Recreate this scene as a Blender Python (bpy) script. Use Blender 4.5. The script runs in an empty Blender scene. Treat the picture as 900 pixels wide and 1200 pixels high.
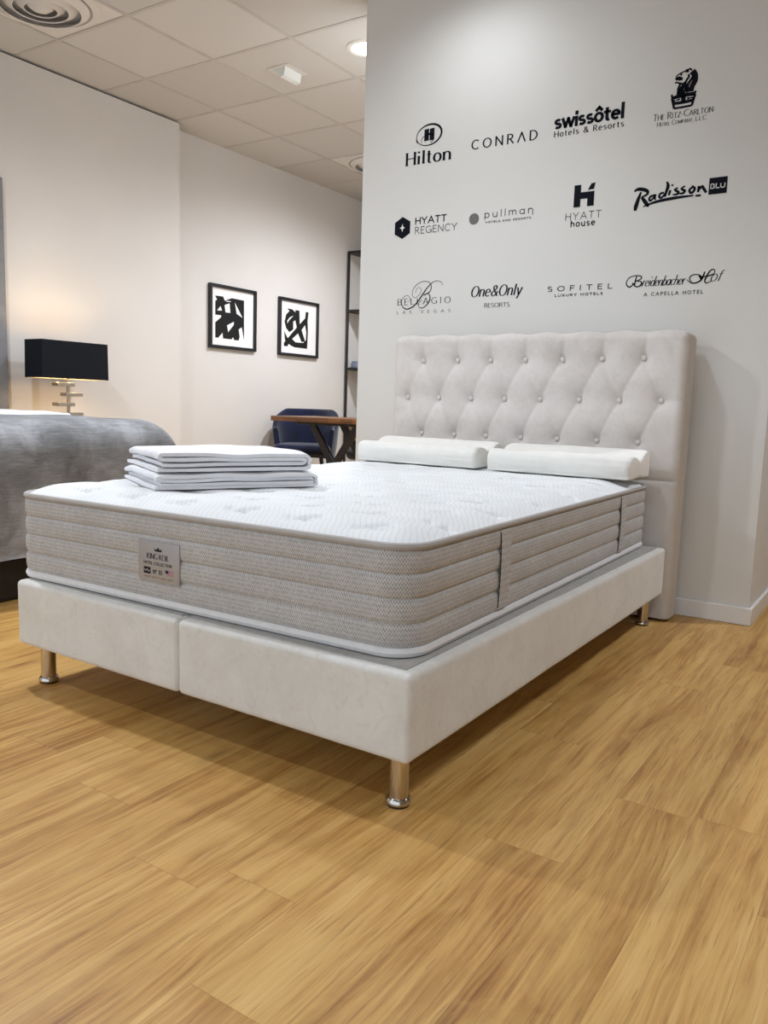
import bpy, bmesh, math, random
from math import sin, cos, pi, sqrt, radians, exp, atan2, hypot
from mathutils import Vector, Matrix, noise
from mathutils.geometry import tessellate_polygon
random.seed(7)
S = bpy.context.scene
COL = S.collection

WORLD = 1.2
SPOTS = [(-1.05, 1.79, 21, 165, 1.0), (-.75, 1.1, 48, 120, .8), (-.75, -.6, 10, 140, .8), (1.3, .6, 54, 125, .8), (1.3, -1.6, 40, 110, .8), (1.5, 3.0, 130, 165, .9),  # last one here: unseen beam added to brighten the partition's right return
         (-2.11, 2.755, 150, 170, 1.0), (-2.5, .3, 175, 170, 1.0), (-2.5, -1.6, 85, 170, 1.0), (-2.75, 4.5, 245, 170, 1.0)]
LAMP = 3.0

# ------------------------------------------------------------------ camera
cam_data = bpy.data.cameras.new('camera')
cam = bpy.data.objects.new('camera', cam_data)
COL.objects.link(cam)
cam_data.sensor_fit = 'VERTICAL'
cam_data.sensor_height = 36.0
cam_data.sensor_width = 27.0
cam_data.lens = 944.05 / 1200 * 36.0
cam_data.clip_start = 0.02
_r = (0.8339497, 0.55097265, 0.03093611)
_d = (0.09911782, -0.09440461, -0.99058742)
_f = (-0.54286606, 0.82916639, -0.1333399)
cam.matrix_world = Matrix(((_r[0], -_d[0], -_f[0], 0.82869),
                           (_r[1], -_d[1], -_f[1], -1.38600),
                           (_r[2], -_d[2], -_f[2], 0.885606),
                           (0, 0, 0, 1)))
S.camera = cam

# ------------------------------------------------------------------ light
S.view_settings.view_transform = 'Standard'
S.view_settings.look = 'None'
S.view_settings.gamma = 1.0
S.view_settings.use_curve_mapping = False
S.view_settings.exposure = -0.05
W = bpy.data.worlds.new('daylight'); S.world = W; W.use_nodes = True
W.node_tree.nodes['Background'].inputs[0].default_value = (0.85, 0.97, 1.11, 1)
W.node_tree.nodes['Background'].inputs[1].default_value = WORLD

CEIL = 2.96
def downlight_or_fill_spot(x, y, power, tint=(.95, 1.0, 1.09), size=150, blend=.8, rad=.05):
    l = bpy.data.lights.new('spot_beam', 'SPOT'); l.energy = power; l.color = tint
    l.spot_size = radians(size); l.spot_blend = blend; l.shadow_soft_size = rad
    o = bpy.data.objects.new('spot_beam', l); COL.objects.link(o); o.location = (x, y, CEIL - .05)
    return o
for x, y, p, sz, bl in SPOTS:
    downlight_or_fill_spot(x, y, p, size=sz, blend=bl)

# ------------------------------------------------------------------ helpers
def srgb(r, g, b):
    f = lambda c: (c/255/12.92) if c/255 <= .04045 else ((c/255+.055)/1.055)**2.4
    return (f(r), f(g), f(b), 1)
class NT:
    def __init__(s, name):
        s.m = bpy.data.materials.new(name); s.m.use_nodes = True
        s.t = s.m.node_tree; s.b = s.t.nodes['Principled BSDF']
    def n(s, typ, **kw):
        o = s.t.nodes.new(typ)
        for k, v in kw.items():
            if hasattr(o, k) and not k.startswith('i_'): setattr(o, k, v)
        return o
    def put(s, sock, v):
        if isinstance(v, bpy.types.NodeSocket): s.t.links.new(v, sock)
        else: sock.default_value = v
    def math(s, op, a, b=0.0, c=0.0):
        o = s.n('ShaderNodeMath', operation=op)
        s.put(o.inputs[0], a); s.put(o.inputs[1], b); s.put(o.inputs[2], c)
        return o.outputs[0]
    def comb(s, x, y, z):
        o = s.n('ShaderNodeCombineXYZ')
        s.put(o.inputs[0], x); s.put(o.inputs[1], y); s.put(o.inputs[2], z)
        return o.outputs[0]
    def sep(s, v):
        o = s.n('ShaderNodeSeparateXYZ'); s.put(o.inputs[0], v); return o.outputs
    def coord(s, which='Object'): return s.n('ShaderNodeTexCoord').outputs[which]
    def pos(s): return s.n('ShaderNodeNewGeometry').outputs['Position']
    def noise(s, vec, scale, detail=4, rough=.55, dist=0.0):
        o = s.n('ShaderNodeTexNoise'); s.put(o.inputs['Vector'], vec)
        o.inputs['Scale'].default_value = scale; o.inputs['Detail'].default_value = detail
        o.inputs['Roughness'].default_value = rough; o.inputs['Distortion'].default_value = dist
        return o.outputs['Fac']
    def ramp(s, fac, stops):
        o = s.n('ShaderNodeValToRGB'); s.put(o.inputs[0], fac)
        e = o.color_ramp.elements
        while len(e) < len(stops): e.new(.5)
        for k, (p, c) in enumerate(stops):
            e[k].position = p; e[k].color = c
        return o.outputs[0]
    def mix(s, fac, a, b, mode='MIX'):
        o = s.n('ShaderNodeMix', data_type='RGBA', blend_type=mode)
        s.put(o.inputs['Factor'], fac); s.put(o.inputs['A'], a) if False else None
        s.put(o.inputs[6], a); s.put(o.inputs[7], b)
        return o.outputs[2]
    def bump(s, h, strength=.2, dist=.002):
        o = s.n('ShaderNodeBump'); o.inputs['Strength'].default_value = strength
        o.inputs['Distance'].default_value = dist; s.put(o.inputs['Height'], h)
        s.t.links.new(o.outputs[0], s.b.inputs['Normal'])
    def out(s, color=None, rough=.6, metal=0.0, sheen=0.0, spec=.5):
        if color is not None: s.put(s.b.inputs['Base Color'], color)
        s.put(s.b.inputs['Roughness'], rough); s.b.inputs['Metallic'].default_value = metal
        s.b.inputs['Sheen Weight'].default_value = sheen
        s.b.inputs['Specular IOR Level'].default_value = spec
        return s.m
def g1(v): return (v, v, v, 1)

def plain(name, c, rough=.5, metal=0, spec=.5, var=.06, scale=14, bump=0.0):
    t = NT(name); n = t.noise(t.coord(), scale, 5)
    lo = tuple(min(1, x*(1-var)) for x in c[:3])+(1,); hi = tuple(min(1, x*(1+var)) for x in c[:3])+(1,)
    if bump: t.bump(t.noise(t.coord(), scale*12, 3), bump, .001)
    return t.out(t.ramp(n, [(.3, lo), (.7, hi)]), rough, metal, 0, spec)

def m_paint(name, c):
    t = NT(name); p = t.pos()
    big = t.noise(p, 1.2, 3); 
    lo = tuple(x*.975 for x in c[:3])+(1,); hi = tuple(min(1, x*1.02) for x in c[:3])+(1,)
    t.bump(t.noise(p, 260, 3), .12, .0008)
    return t.out(t.ramp(big, [(.35, lo), (.65, hi)]), .62, 0, 0, .3)

def m_floor():
    t = NT('oak_plank_vinyl'); P = t.sep(t.pos()); x, y = P[0], P[1]
    w, L = .172, 1.22
    u = t.math('DIVIDE', t.math('SUBTRACT', x, .331), w)
    k = t.math('FLOOR', u); fu = t.math('FRACT', u)
    off = t.math('FRACT', t.math('ADD', t.math('MULTIPLY', k, .144909), t.math('MULTIPLY', t.math('MULTIPLY', k, k), .869649)))
    v = t.math('SUBTRACT', t.math('SUBTRACT', t.math('DIVIDE', y, L), off), .392/L)
    r = t.math('FLOOR', v); fv = t.math('FRACT', v)
    wn = t.n('ShaderNodeTexWhiteNoise', noise_dimensions='3D'); t.put(wn.inputs['Vector'], t.comb(k, r, 3.7))
    rnd = wn.outputs['Value']; rc = t.sep(wn.outputs['Color'])
    # grain space, shifted per plank
    gx = t.math('ADD', x, t.math('MULTIPLY', rnd, 37.0)); gy = t.math('ADD', y, t.math('MULTIPLY', rc[1], 53.0))
    warp = t.noise(t.comb(t.math('MULTIPLY', gx, 5.0), t.math('MULTIPLY', gy, 1.3), rnd), 1.0, 3)
    gxw = t.math('ADD', gx, t.math('MULTIPLY', warp, .07))
    fine = t.noise(t.comb(t.math('MULTIPLY', gxw, 190.0), t.math('MULTIPLY', gy, 5.0), rnd), 1.0, 5, .65)
    mid = t.noise(t.comb(t.math('MULTIPLY', gxw, 55.0), t.math('MULTIPLY', gy, 2.2), rnd), 1.0, 5, .65)
    broad = t.noise(t.comb(t.math('MULTIPLY', gxw, 13.0), t.math('MULTIPLY', gy, 1.2), rnd), 1.0, 4, .55)
    tone = t.math('ADD', t.math('MULTIPLY', fine, .30), t.math('ADD', t.math('MULTIPLY', mid, .38), t.math('MULTIPLY', broad, .40)))
    tone = t.math('ADD', tone, t.math('MULTIPLY', t.math('SUBTRACT', rc[0], .5), .07))
    col = t.ramp(tone, [(.37, srgb(136, 90, 42)), (.47, srgb(173, 127, 66)), (.57, srgb(200, 156, 89)), (.70, srgb(219, 181, 114))])
    # knots
    vo = t.n('ShaderNodeTexVoronoi', feature='F1'); t.put(vo.inputs['Vector'], t.comb(t.math('MULTIPLY', gxw, 7.5), t.math('MULTIPLY', gy, 2.3), rnd))
    vo.inputs['Scale'].default_value = 1.0
    pick = t.math('GREATER_THAN', t.sep(vo.outputs['Color'])[0], .72)
    kn = t.math('MULTIPLY', pick, t.math('SMOOTH_MIN', 1.0, t.math('MAXIMUM', 0.0, t.math('SUBTRACT', 1.0, t.math('MULTIPLY', vo.outputs['Distance'], 5.5))), .05))
    kn = t.math('MULTIPLY', kn, t.math('ADD', .25, mid))
    col = t.mix(t.math('MINIMUM', .75, kn), col, srgb(98, 62, 32))
    # pores
    po = t.noise(t.comb(t.math('MULTIPLY', gxw, 210.0), t.math('MULTIPLY', gy, 9.0), rnd), 1.0, 2, .5)
    pm = t.ramp(po, [(.62, g1(0)), (.70, g1(1))])
    col = t.mix(t.math('MULTIPLY', pm, .42), col, srgb(116, 78, 42))
    # streaks
    st = t.noise(t.comb(t.math('MULTIPLY', gxw, 60.0), t.math('MULTIPLY', gy, 1.6), t.math('ADD', rnd, 5.0)), 1.0, 3, .6)
    col = t.mix(t.math('MULTIPLY', t.ramp(st, [(.58, g1(0)), (.72, g1(1))]), .4), col, srgb(134, 90, 46))
    mot = t.noise(t.comb(t.math('MULTIPLY', gx, 9.0), t.math('MULTIPLY', gy, 3.0), rnd), 1.0, 5, .65, 1.2)
    col = t.mix(t.ramp(mot, [(.46, g1(0)), (.66, g1(.4))]), col, srgb(207, 169, 98))
    eu = t.math('MINIMUM', fu, t.math('SUBTRACT', 1.0, fu)); ev = t.math('MULTIPLY', t.math('MINIMUM', fv, t.math('SUBTRACT', 1.0, fv)), L/w)
    e = t.math('MINIMUM', eu, ev)
    joint = t.math('LESS_THAN', e, .005)
    col = t.mix(t.math('MULTIPLY', joint, .35), col, srgb(110, 74, 40))
    t.bump(t.math('SUBTRACT', t.math('MULTIPLY', fine, .5), joint), .25, .001)
    return t.out(col, t.ramp(fine, [(.3, g1(.36)), (.7, g1(.5))]), 0, 0, .4)

def m_suede(name, c, c2, wear):
    t = NT(name); p = t.pos()
    a = t.noise(p, 7, 5, .6, .6); b = t.noise(p, 60, 4, .6)
    f = t.math('ADD', t.math('MULTIPLY', a, .7), t.math('MULTIPLY', b, .3))
    col = t.ramp(f, [(.36, c2), (.60, c)])
    s = t.noise(p, 15, 3, .5, 2.5)
    col = t.mix(t.math('MULTIPLY', t.ramp(s, [(.58, g1(0)), (.68, g1(1))]), wear), col, srgb(170, 158, 146))
    t.bump(t.math('ADD', b, t.noise(p, 420, 2)), .16, .0015)
    return t.out(col, .9, 0, .25, .15)

def m_knit():       # mattress side: grey knitted chevron, UV in metres
    t = NT('grey_knit'); U = t.sep(t.coord('UV'))
    cu, cv = 150.0, 95.0
    u = t.math('MULTIPLY', U[0], cu); v = t.math('MULTIPLY', U[1], cv)
    tri = t.math('ABSOLUTE', t.math('SUBTRACT', t.math('FRACT', u), .5))
    s = t.math('FRACT', t.math('ADD', v, t.math('MULTIPLY', tri, 1.6)))
    h = t.math('ABSOLUTE', t.math('SUBTRACT', s, .5))
    n = t.noise(t.coord(), 9, 4)
    gap = t.math('MULTIPLY', t.ramp(h, [(.12, g1(1)), (.34, g1(0))]), t.ramp(t.noise(t.coord(), 130, 2), [(.3, g1(.45)), (.6, g1(1))]))
    base = t.ramp(n, [(.3, srgb(200, 199, 197)), (.7, srgb(212, 211, 209))])
    col = t.mix(gap, base, srgb(140, 138, 136))
    t.bump(h, .35, .0012)
    return t.out(col, .85, 0, .1, .2)

def m_mattop():     # white knit top with fine wavy grey-blue lines
    t = NT('white_quilted_knit'); p = t.coord(); P = t.sep(p)
    wv = t.math('MULTIPLY', t.math('SINE', t.math('MULTIPLY', P[1], 60.0)), .003)
    w2 = t.math('MULTIPLY', t.noise(p, 4, 2), .03)
    l = t.math('FRACT', t.math('MULTIPLY', t.math('ADD', t.math('ADD', P[0], t.math('MULTIPLY', P[1], .55)), t.math('ADD', wv, w2)), 62.0))
    line = t.math('ABSOLUTE', t.math('SUBTRACT', l, .5))
    m = t.math('MULTIPLY', t.ramp(line, [(.05, g1(1)), (.17, g1(0))]), t.math('GREATER_THAN', t.math('FRACT', t.math('MULTIPLY', P[1], 150.0)), .4))
    base = t.ramp(t.noise(p, 6, 3), [(.3, srgb(222, 225, 226)), (.7, srgb(232, 234, 234))])
    col = t.mix(t.math('MULTIPLY', m, .42), base, srgb(168, 184, 188))
    t.bump(t.math('SUBTRACT', t.noise(p, 500, 2), t.math('MULTIPLY', m, .5)), .15, .001)
    return t.out(col, .8, 0, .15, .25)

def m_velvet(name, c, hi, scale=6.0):
    t = NT(name); p = t.pos()
    f = t.math('ADD', t.math('MULTIPLY', t.noise(p, scale, 5, .62, .8), .75), t.math('MULTIPLY', t.noise(p, 90, 3), .25))
    t.bump(t.noise(p, 160, 3), .15, .001)
    return t.out(t.ramp(f, [(.38, c), (.62, hi)]), .85, 0, .35, .2)

def m_throw():
    t = NT('grey_velvet_throw'); p = t.pos(); P = t.sep(p)
    a = t.noise(p, 5.5, 6, .65, .5)
    thr = t.noise(t.comb(t.math('MULTIPLY', P[0], 12.0), t.math('MULTIPLY', P[1], 14.0), t.math('MULTIPLY', P[2], 160.0)), 1.0, 3)
    f = t.math('ADD', t.math('MULTIPLY', a, .75), t.math('MULTIPLY', thr, .25))
    t.bump(t.math('ADD', thr, a), .3, .003)
    return t.out(t.ramp(f, [(.36, srgb(146, 147, 148)), (.5, srgb(180, 181, 183)), (.64, srgb(214, 215, 218))]), .8, 0, .3, .2)

def m_cotton(name, c, line=0.0):
    t = NT(name); p = t.coord(); P = t.sep(p)
    lo = tuple(x*.95 for x in c[:3])+(1,)
    col = t.ramp(t.noise(p, 16, 4), [(.35, lo), (.65, c)])
    h = t.noise(p, 300, 3)
    if line:
        cr = t.noise(t.comb(t.math('MULTIPLY', P[0], 9.0), t.math('MULTIPLY', P[1], 30.0), t.math('MULTIPLY', P[2], 110.0)), 1.0, 4, .6)
        h = t.math('ADD', t.math('MULTIPLY', h, .3), t.math('MULTIPLY', cr, line))
    t.bump(h, .35, .004 if line else .002)
    return t.out(col, .85, 0, .1, .2)

def m_wood(name, a, b):
    t = NT(name); P = t.sep(t.coord())
    f = t.noise(t.comb(t.math('MULTIPLY', P[0], 3.0), t.math('MULTIPLY', P[1], 34.0), t.math('MULTIPLY', P[2], 60.0)), 1.0, 5, .6)
    st = t.n('ShaderNodeTexWhiteNoise', noise_dimensions='1D'); t.put(st.inputs['W'], t.math('FLOOR', t.math('MULTIPLY', P[0], 9.0)))
    f = t.math('ADD', t.math('MULTIPLY', f, .75), t.math('MULTIPLY', st.outputs['Value'], .25))
    return t.out(t.ramp(f, [(.3, a), (.7, b)]), .4)

def m_tile():
    t = NT('mineral_tile'); p = t.pos()
    f = t.noise(p, 380, 3, .7)
    k = t.n('ShaderNodeTexWhiteNoise', noise_dimensions='2D'); P = t.sep(p)
    t.put(k.inputs['Vector'], t.comb(t.math('FLOOR', t.math('DIVIDE', t.math('ADD', P[0], 3.65), .62)), t.math('FLOOR', t.math('DIVIDE', t.math('SUBTRACT', P[1], 1.775), .65)), 0.0))
    base = t.ramp(t.math('ADD', t.math('MULTIPLY', f, .5), t.math('MULTIPLY', k.outputs['Value'], .3)), [(.2, srgb(196, 192, 186)), (.6, srgb(212, 209, 204))])
    t.bump(f, .2, .001)
    return t.out(base, .9, 0, 0, .2)

def m_emit(name, c, st):
    t = NT(name); t.b.inputs['Emission Color'].default_value = c; t.b.inputs['Emission Strength'].default_value = st
    return t.out(t.ramp(t.noise(t.coord(), 40), [(.3, g1(.8)), (.7, g1(.9))]), .3)

M = dict(
    wall=m_paint('white_paint_warm_light', srgb(215, 210, 204)), part=m_paint('white_paint_cool_light', srgb(220, 219, 214)),  # both off-white; partition tinted cooler because its light is cooler
    tile=m_tile(), tbar=plain('tile_grid_metal', srgb(192, 186, 180), .5, 0, .4), dark=plain('gap_shade', srgb(24, 22, 20), .8),
    floor=m_floor(), base=plain('white_gloss_trim', srgb(232, 231, 228), .35, 0, .5, .02),
    divan=m_suede('ivory_suede', srgb(228, 228, 223), srgb(217, 216, 210), .12),
    hb=m_suede('ivory_velvet', srgb(216, 211, 206), srgb(205, 199, 193), .08),
    button=plain('ivory_button', srgb(208, 203, 198), .6), cover=plain('grey_underlay', srgb(172, 170, 166), .9, 0, .1, .08, 40, .3),
    chrome=plain('polished_chrome', srgb(205, 200, 192), .12, 1, .5, .02), steel=plain('brushed_steel', srgb(176, 170, 160), .3, 1, .5, .04),
    rubber=plain('dark_rubber', srgb(30, 29, 28), .7),
    knit=m_knit(), top=m_mattop(), piping=plain('grey_piping', srgb(176, 172, 168), .7, 0, .3, .05, 60, .2), wpiping=plain('white_piping', srgb(226, 226, 226), .7, 0, .3, .03, 60, .2),
    tag=plain('silver_satin_tag', srgb(172, 169, 168), .38, .2, .5, .05, 30), ink=plain('black_ink', srgb(22, 24, 30), .6, 0, .3),
    vinyl=plain('black_vinyl', srgb(17, 20, 30), .8, 0, .12), vgrey=plain('grey_vinyl', srgb(58, 60, 66), .8, 0, .12), vwhite=plain('white_vinyl', srgb(222, 222, 218), .5),
    mark=plain('grey_woven_mark', srgb(120, 126, 132), .8), pillow=m_cotton('white_pillow_knit', srgb(237, 236, 230), .9), blanket=m_cotton('white_cotton', srgb(235, 235, 238), .25),
    throw=m_throw(), sheet=m_cotton('white_sheet', srgb(238, 239, 242)), bedbase=plain('charcoal_cloth', srgb(52, 48, 44), .9, 0, .2, .12, 20, .3), panel=plain('grey_panel_cloth', srgb(128, 128, 130), .85, 0, .2, .06, 20, .2),
    shade=plain('black_shade_cloth', srgb(14, 17, 24), .8, 0, .2, .1, 60, .2), shadein=plain('shade_lining', srgb(214, 196, 160), .7),
    frame=plain('black_frame', srgb(22, 22, 26), .4), mat_board=plain('white_mat_board', srgb(236, 233, 231), .8, 0, .2, .01), art=plain('black_print', srgb(30, 30, 29), .75, 0, .2),
    black=plain('black_steel', srgb(24, 24, 26), .45, 0, .5), tabletop=m_wood('walnut_board', srgb(84, 52, 28), srgb(140, 94, 54)),
    navy=m_velvet('navy_velvet', srgb(6, 11, 30), srgb(15, 24, 58)), nightstand=m_wood('dark_wood', srgb(60, 44, 32), srgb(84, 62, 46)),
    vent=plain('white_vent_metal', srgb(222, 217, 210), .45, 0, .5, .02), vdark=plain('vent_shadow_metal', srgb(176, 173, 170), .6), lens=m_emit('lit_lens', (1, .97, .9, 1), 14.0),
    diff=plain('frosted_cover', srgb(228, 230, 226), .3, 0, .5, .03), boxgrey=plain('blue_grey_card', srgb(128, 136, 150), .6),
    red=plain('red_ink', srgb(196, 120, 130), .6), blue=plain('blue_ink', srgb(40, 44, 84), .6), goldink=plain('dull_gold_ink', srgb(140, 128, 104), .6))

ORG = {}
def tag(o, label=None, cat=None, group=None, kind=None):
    if label: o['label'] = label
    if cat: o['category'] = cat
    if group: o['group'] = group
    if kind: o['kind'] = kind
    return o
def thing(name, loc, label, cat, group=None, rz=0):
    o = bpy.data.objects.new(name, None); COL.objects.link(o); o.location = loc; o.rotation_euler = (0, 0, rz)
    o.empty_display_size = .1; ORG[o.name] = Vector(loc)
    return tag(o, label, cat, group)
def obj(name, bm, mats, parent=None, org=None, local=False, sharp=40):
    """one mesh object; bm is in world coordinates unless local"""
    if parent is not None: org = Vector((0, 0, 0)) if local else ORG[parent.name]
    elif org is None: org = Vector((0, 0, 0))
    org = Vector(org)
    if isinstance(bm, _B): bm = bm.bm
    if org.length: bmesh.ops.translate(bm, verts=bm.verts, vec=-org)
    bmesh.ops.recalc_face_normals(bm, faces=bm.faces)
    me = bpy.data.meshes.new(name); bm.to_mesh(me); bm.free()
    for m in (mats if isinstance(mats, (list, tuple)) else [mats]): me.materials.append(m)
    me.polygons.foreach_set('use_smooth', [True]*len(me.polygons))
    me.set_sharp_from_angle(angle=radians(sharp))
    o = bpy.data.objects.new(name, me); COL.objects.link(o)
    if parent is not None:
        o.parent = parent; ORG[o.name] = ORG[parent.name] if not local else Vector((0, 0, 0))
    else:
        o.location = org; ORG[o.name] = org
    return o
def struct(name, bm, mat): return tag(obj(name, bm, mat), kind='structure')
def nb():
    return _B()
class _B:
    def __init__(s): s.bm = bmesh.new()

def box(b, x0, x1, y0, y1, z0, z1, r=0.0, seg=3, mi=0, rot=None):
    t = bmesh.new()
    bmesh.ops.create_cube(t, size=1)
    bmesh.ops.scale(t, vec=(x1-x0, y1-y0, z1-z0), verts=t.verts)
    if r > 0:
        r = min(r, .49*min(x1-x0, y1-y0, z1-z0))
        bmesh.ops.bevel(t, geom=t.edges[:], offset=r, segments=seg, affect='EDGES', profile=.5)
    if rot is not None: bmesh.ops.transform(t, matrix=rot, verts=t.verts)
    bmesh.ops.translate(t, vec=((x0+x1)/2, (y0+y1)/2, (z0+z1)/2), verts=t.verts)
    add(b, t, mi); return b
def add(b, t, mi=0):
    vm = {}
    for v in t.verts: vm[v] = b.bm.verts.new(v.co)
    for f in t.faces:
        try:
            nf = b.bm.faces.new([vm[v] for v in f.verts]); nf.material_index = mi if mi else f.material_index
        except ValueError: pass
    t.free()
def lathe(b, prof, c, n=32, mi=0, closed=False):
    """prof: list of (r, z) ; c: centre"""
    rings = []
    for r, z in prof:
        if r < 1e-6: rings.append([b.bm.verts.new((c[0], c[1], c[2]+z))])
        else: rings.append([b.bm.verts.new((c[0]+r*cos(2*pi*k/n), c[1]+r*sin(2*pi*k/n), c[2]+z)) for k in range(n)])
    pairs = list(zip(rings, rings[1:])) + ([(rings[-1], rings[0])] if closed else [])
    for A, B in pairs:
        for k in range(n):
            j = (k+1) % n
            if len(A) == 1 and len(B) == 1: continue
            if len(A) == 1: f = b.bm.faces.new((A[0], B[j], B[k]))
            elif len(B) == 1: f = b.bm.faces.new((A[k], A[j], B[0]))
            else: f = b.bm.faces.new((A[k], A[j], B[j], B[k]))
            f.material_index = mi
    return b
def tube(b, pts, r, n=10, closed=False, mi=0, caps=True):
    pts = [Vector(p) for p in pts]; N = len(pts); rings = []; up = None
    for i, p in enumerate(pts):
        a = pts[(i-1) % N] if (closed or i > 0) else p; c = pts[(i+1) % N] if (closed or i < N-1) else p
        t = (c-a).normalized()
        if up is None: up = Vector((0, 0, 1)) if abs(t.z) < .9 else Vector((1, 0, 0))
        s = t.cross(up).normalized(); u = s.cross(t).normalized(); up = u
        rr = r[i] if isinstance(r, (list, tuple)) else r
        rings.append([b.bm.verts.new(p + s*rr*cos(2*pi*k/n) + u*rr*sin(2*pi*k/n)) for k in range(n)])
    for i in range(N if closed else N-1):
        A, B = rings[i], rings[(i+1) % N]
        for k in range(n):
            f = b.bm.faces.new((A[k], A[(k+1) % n], B[(k+1) % n], B[k])); f.material_index = mi
    if not closed and caps:
        b.bm.faces.new(rings[0][::-1]).material_index = mi; b.bm.faces.new(rings[-1]).material_index = mi
    return b
def bar(b, p, q, w, d, mi=0):
    """square bar from p to q"""
    p, q = Vector(p), Vector(q); t = (q-p); L = t.length; t.normalize()
    s = t.cross(Vector((0, 1, 0)) if abs(t.y) < .9 else Vector((1, 0, 0))).normalized(); u = s.cross(t)
    m = bmesh.new(); bmesh.ops.create_cube(m, size=1); bmesh.ops.scale(m, vec=(w, d, L), verts=m.verts)
    bmesh.ops.bevel(m, geom=m.edges[:], offset=.002, segments=1, affect='EDGES')
    R = Matrix((s, u, t)).transposed().to_4x4(); R.translation = (p+q)/2
    bmesh.ops.transform(m, matrix=R, verts=m.verts); add(b, m, mi); return b
def catmull(P, n=8):
    P = [tuple(p) for p in P]; out = []
    if len(P) < 3:
        return P
    for i in range(len(P)-1):
        p0 = P[max(i-1, 0)]; p1 = P[i]; p2 = P[i+1]; p3 = P[min(i+2, len(P)-1)]
        for k in range(n):
            t = k/n
            out.append(tuple(.5*((2*b)+(-a+c)*t+(2*a-5*b+4*c-d)*t*t+(-a+3*b-3*c+d)*t**3) for a, b, c, d in zip(p0, p1, p2, p3)))
    out.append(P[-1]); return out

# ------------------------------------------------------------------ the room
PX0, PX1, PY = -1.755, .307, 2.255          # partition: left edge, right corner, face
NWX, FWX = -4.08, -4.235                    # near and far left wall faces
b = nb(); box(b, -4.5, 4.2, -4.2, 7.0, -.08, 0); struct('floor', b, M['floor'])
b = nb(); box(b, -4.5, 4.2, -4.2, 7.0, CEIL, CEIL+.08); struct('ceiling', b, M['tile'])
b = nb()
for i in range(-1, 14):
    x = -3.65 + .62*i
    box(b, x-.011, x+.011, -4.2, 6.8, CEIL-.004, CEIL+.002)
for j in range(-9, 8):
    y = 1.775 + .656*j
    box(b, -4.5, 4.2, y-.011, y+.011, CEIL-.0035, CEIL+.002)
struct('trim_1', b, M['tbar'])
b = nb(); box(b, -4.4, NWX, -4.2, 3.11, 0, CEIL-.016); struct('wall_left_near', b, M['wall'])
b = nb(); box(b, -4.4, NWX-.03, -4.2, 3.10, CEIL-.016, CEIL); struct('gap_shade_strip', b, M['dark'])  # dark strip painting the shade in the gap above the wall
b = nb(); box(b, -4.5, FWX, 3.05, 7.0, 0, CEIL); struct('wall_left_far', b, M['wall'])
b = nb(); box(b, FWX, 4.2, 6.8, 7.0, 0, CEIL); struct('wall_back', b, M['wall'])
b = nb(); box(b, PX0, PX1, PY, 6.8, 0, CEIL); struct('wall_partition', b, M['part'])
b = nb(); box(b, 4.0, 4.2, -4.2, 6.8, 0, CEIL); struct('wall_right_unseen', b, m_paint('bounce_taupe', srgb(168, 154, 138)))  # unseen wall, added and toned to darken the bounce on the bed's side
b = nb(); box(b, PX0-.012, PX1+.013, PY-.013, PY, 0, .076, .003, 1)
struct('baseboard_partition', b, M['base'])
b = nb(); box(b, PX1, PX1+.013, PY, 6.8, 0, .076, .003, 1); struct('baseboard_return', b, M['base'])
b = nb(); box(b, FWX, FWX+.013, 3.13, 6.8, 0, .076, .003, 1); struct('baseboard_left', b, M['base'])

# ------------------------------------------------------------------ divan base of the bed
DW, DL, DZ0, DZ1 = 1.4, 2.037, .1265, .325
dv = thing('divan_base', (-.7, 1.02, 0), 'low ivory suede divan bed base in two halves on chrome legs, under the grey-sided mattress', 'bed base')
def divan_half(x0, x1):
    b = nb(); box(b, x0, x1, 0, DL, DZ0, DZ1, .014, 4)
    # soft upholstery: slight pillowing and puckers
    bmesh.ops.subdivide_edges(b.bm, edges=[e for e in b.bm.edges if e.calc_length() > .12], cuts=14, use_grid_fill=True)
    for v in b.bm.verts:
        p = v.co; n = noise.noise(p*5.0)*.0022 + noise.noise(p*17.0)*.0009
        if p.y < .02: v.co.y += n
        if p.x > -.02: v.co.x += n
        if p.z > DZ1-.01 and min(p.x-x0, x1-p.x, p.y, DL-p.y) < .02: v.co.z += n*.8
    return b
obj('base_section', divan_half(-1.4, -.7015), M['divan'], dv)
obj('base_section', divan_half(-.6985, 0), M['divan'], dv)
for x0, x1 in ((-1.372, -.712), (-.688, -.028)):
    b = nb(); box(b, x0, x1, .028, DL-.03, DZ1-.002, DZ1+.003, .001, 1); tag(obj('top_cover', b, M['cover'], dv), 'grey non-slip top cloth')
for lx, ly in ((-.0586, .064), (-1.3414, .064), (-.0586, 1.973), (-1.3414, 1.973)):
    b = nb(); lathe(b, [(0, DZ0), (.0225, DZ0), (.0225, .016), (.0225, .010), (0, .010)], (lx, ly, 0), 28)
    lg = obj('leg', b, M['chrome'], dv); tag(lg, 'shiny chrome tube leg')
    b = nb(); lathe(b, [(.021, .020), (.026, .019), (.0295, .014), (.030, .008), (.027, .004), (.021, .004)], (lx, ly, 0), 28, closed=True)
    obj('foot_ring', b, M['chrome'], lg)
    b = nb(); lathe(b, [(0, .0), (.026, .0), (.027, .005), (0, .006)], (lx, ly, 0), 24)
    obj('foot_pad', b, M['rubber'], lg)

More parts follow.
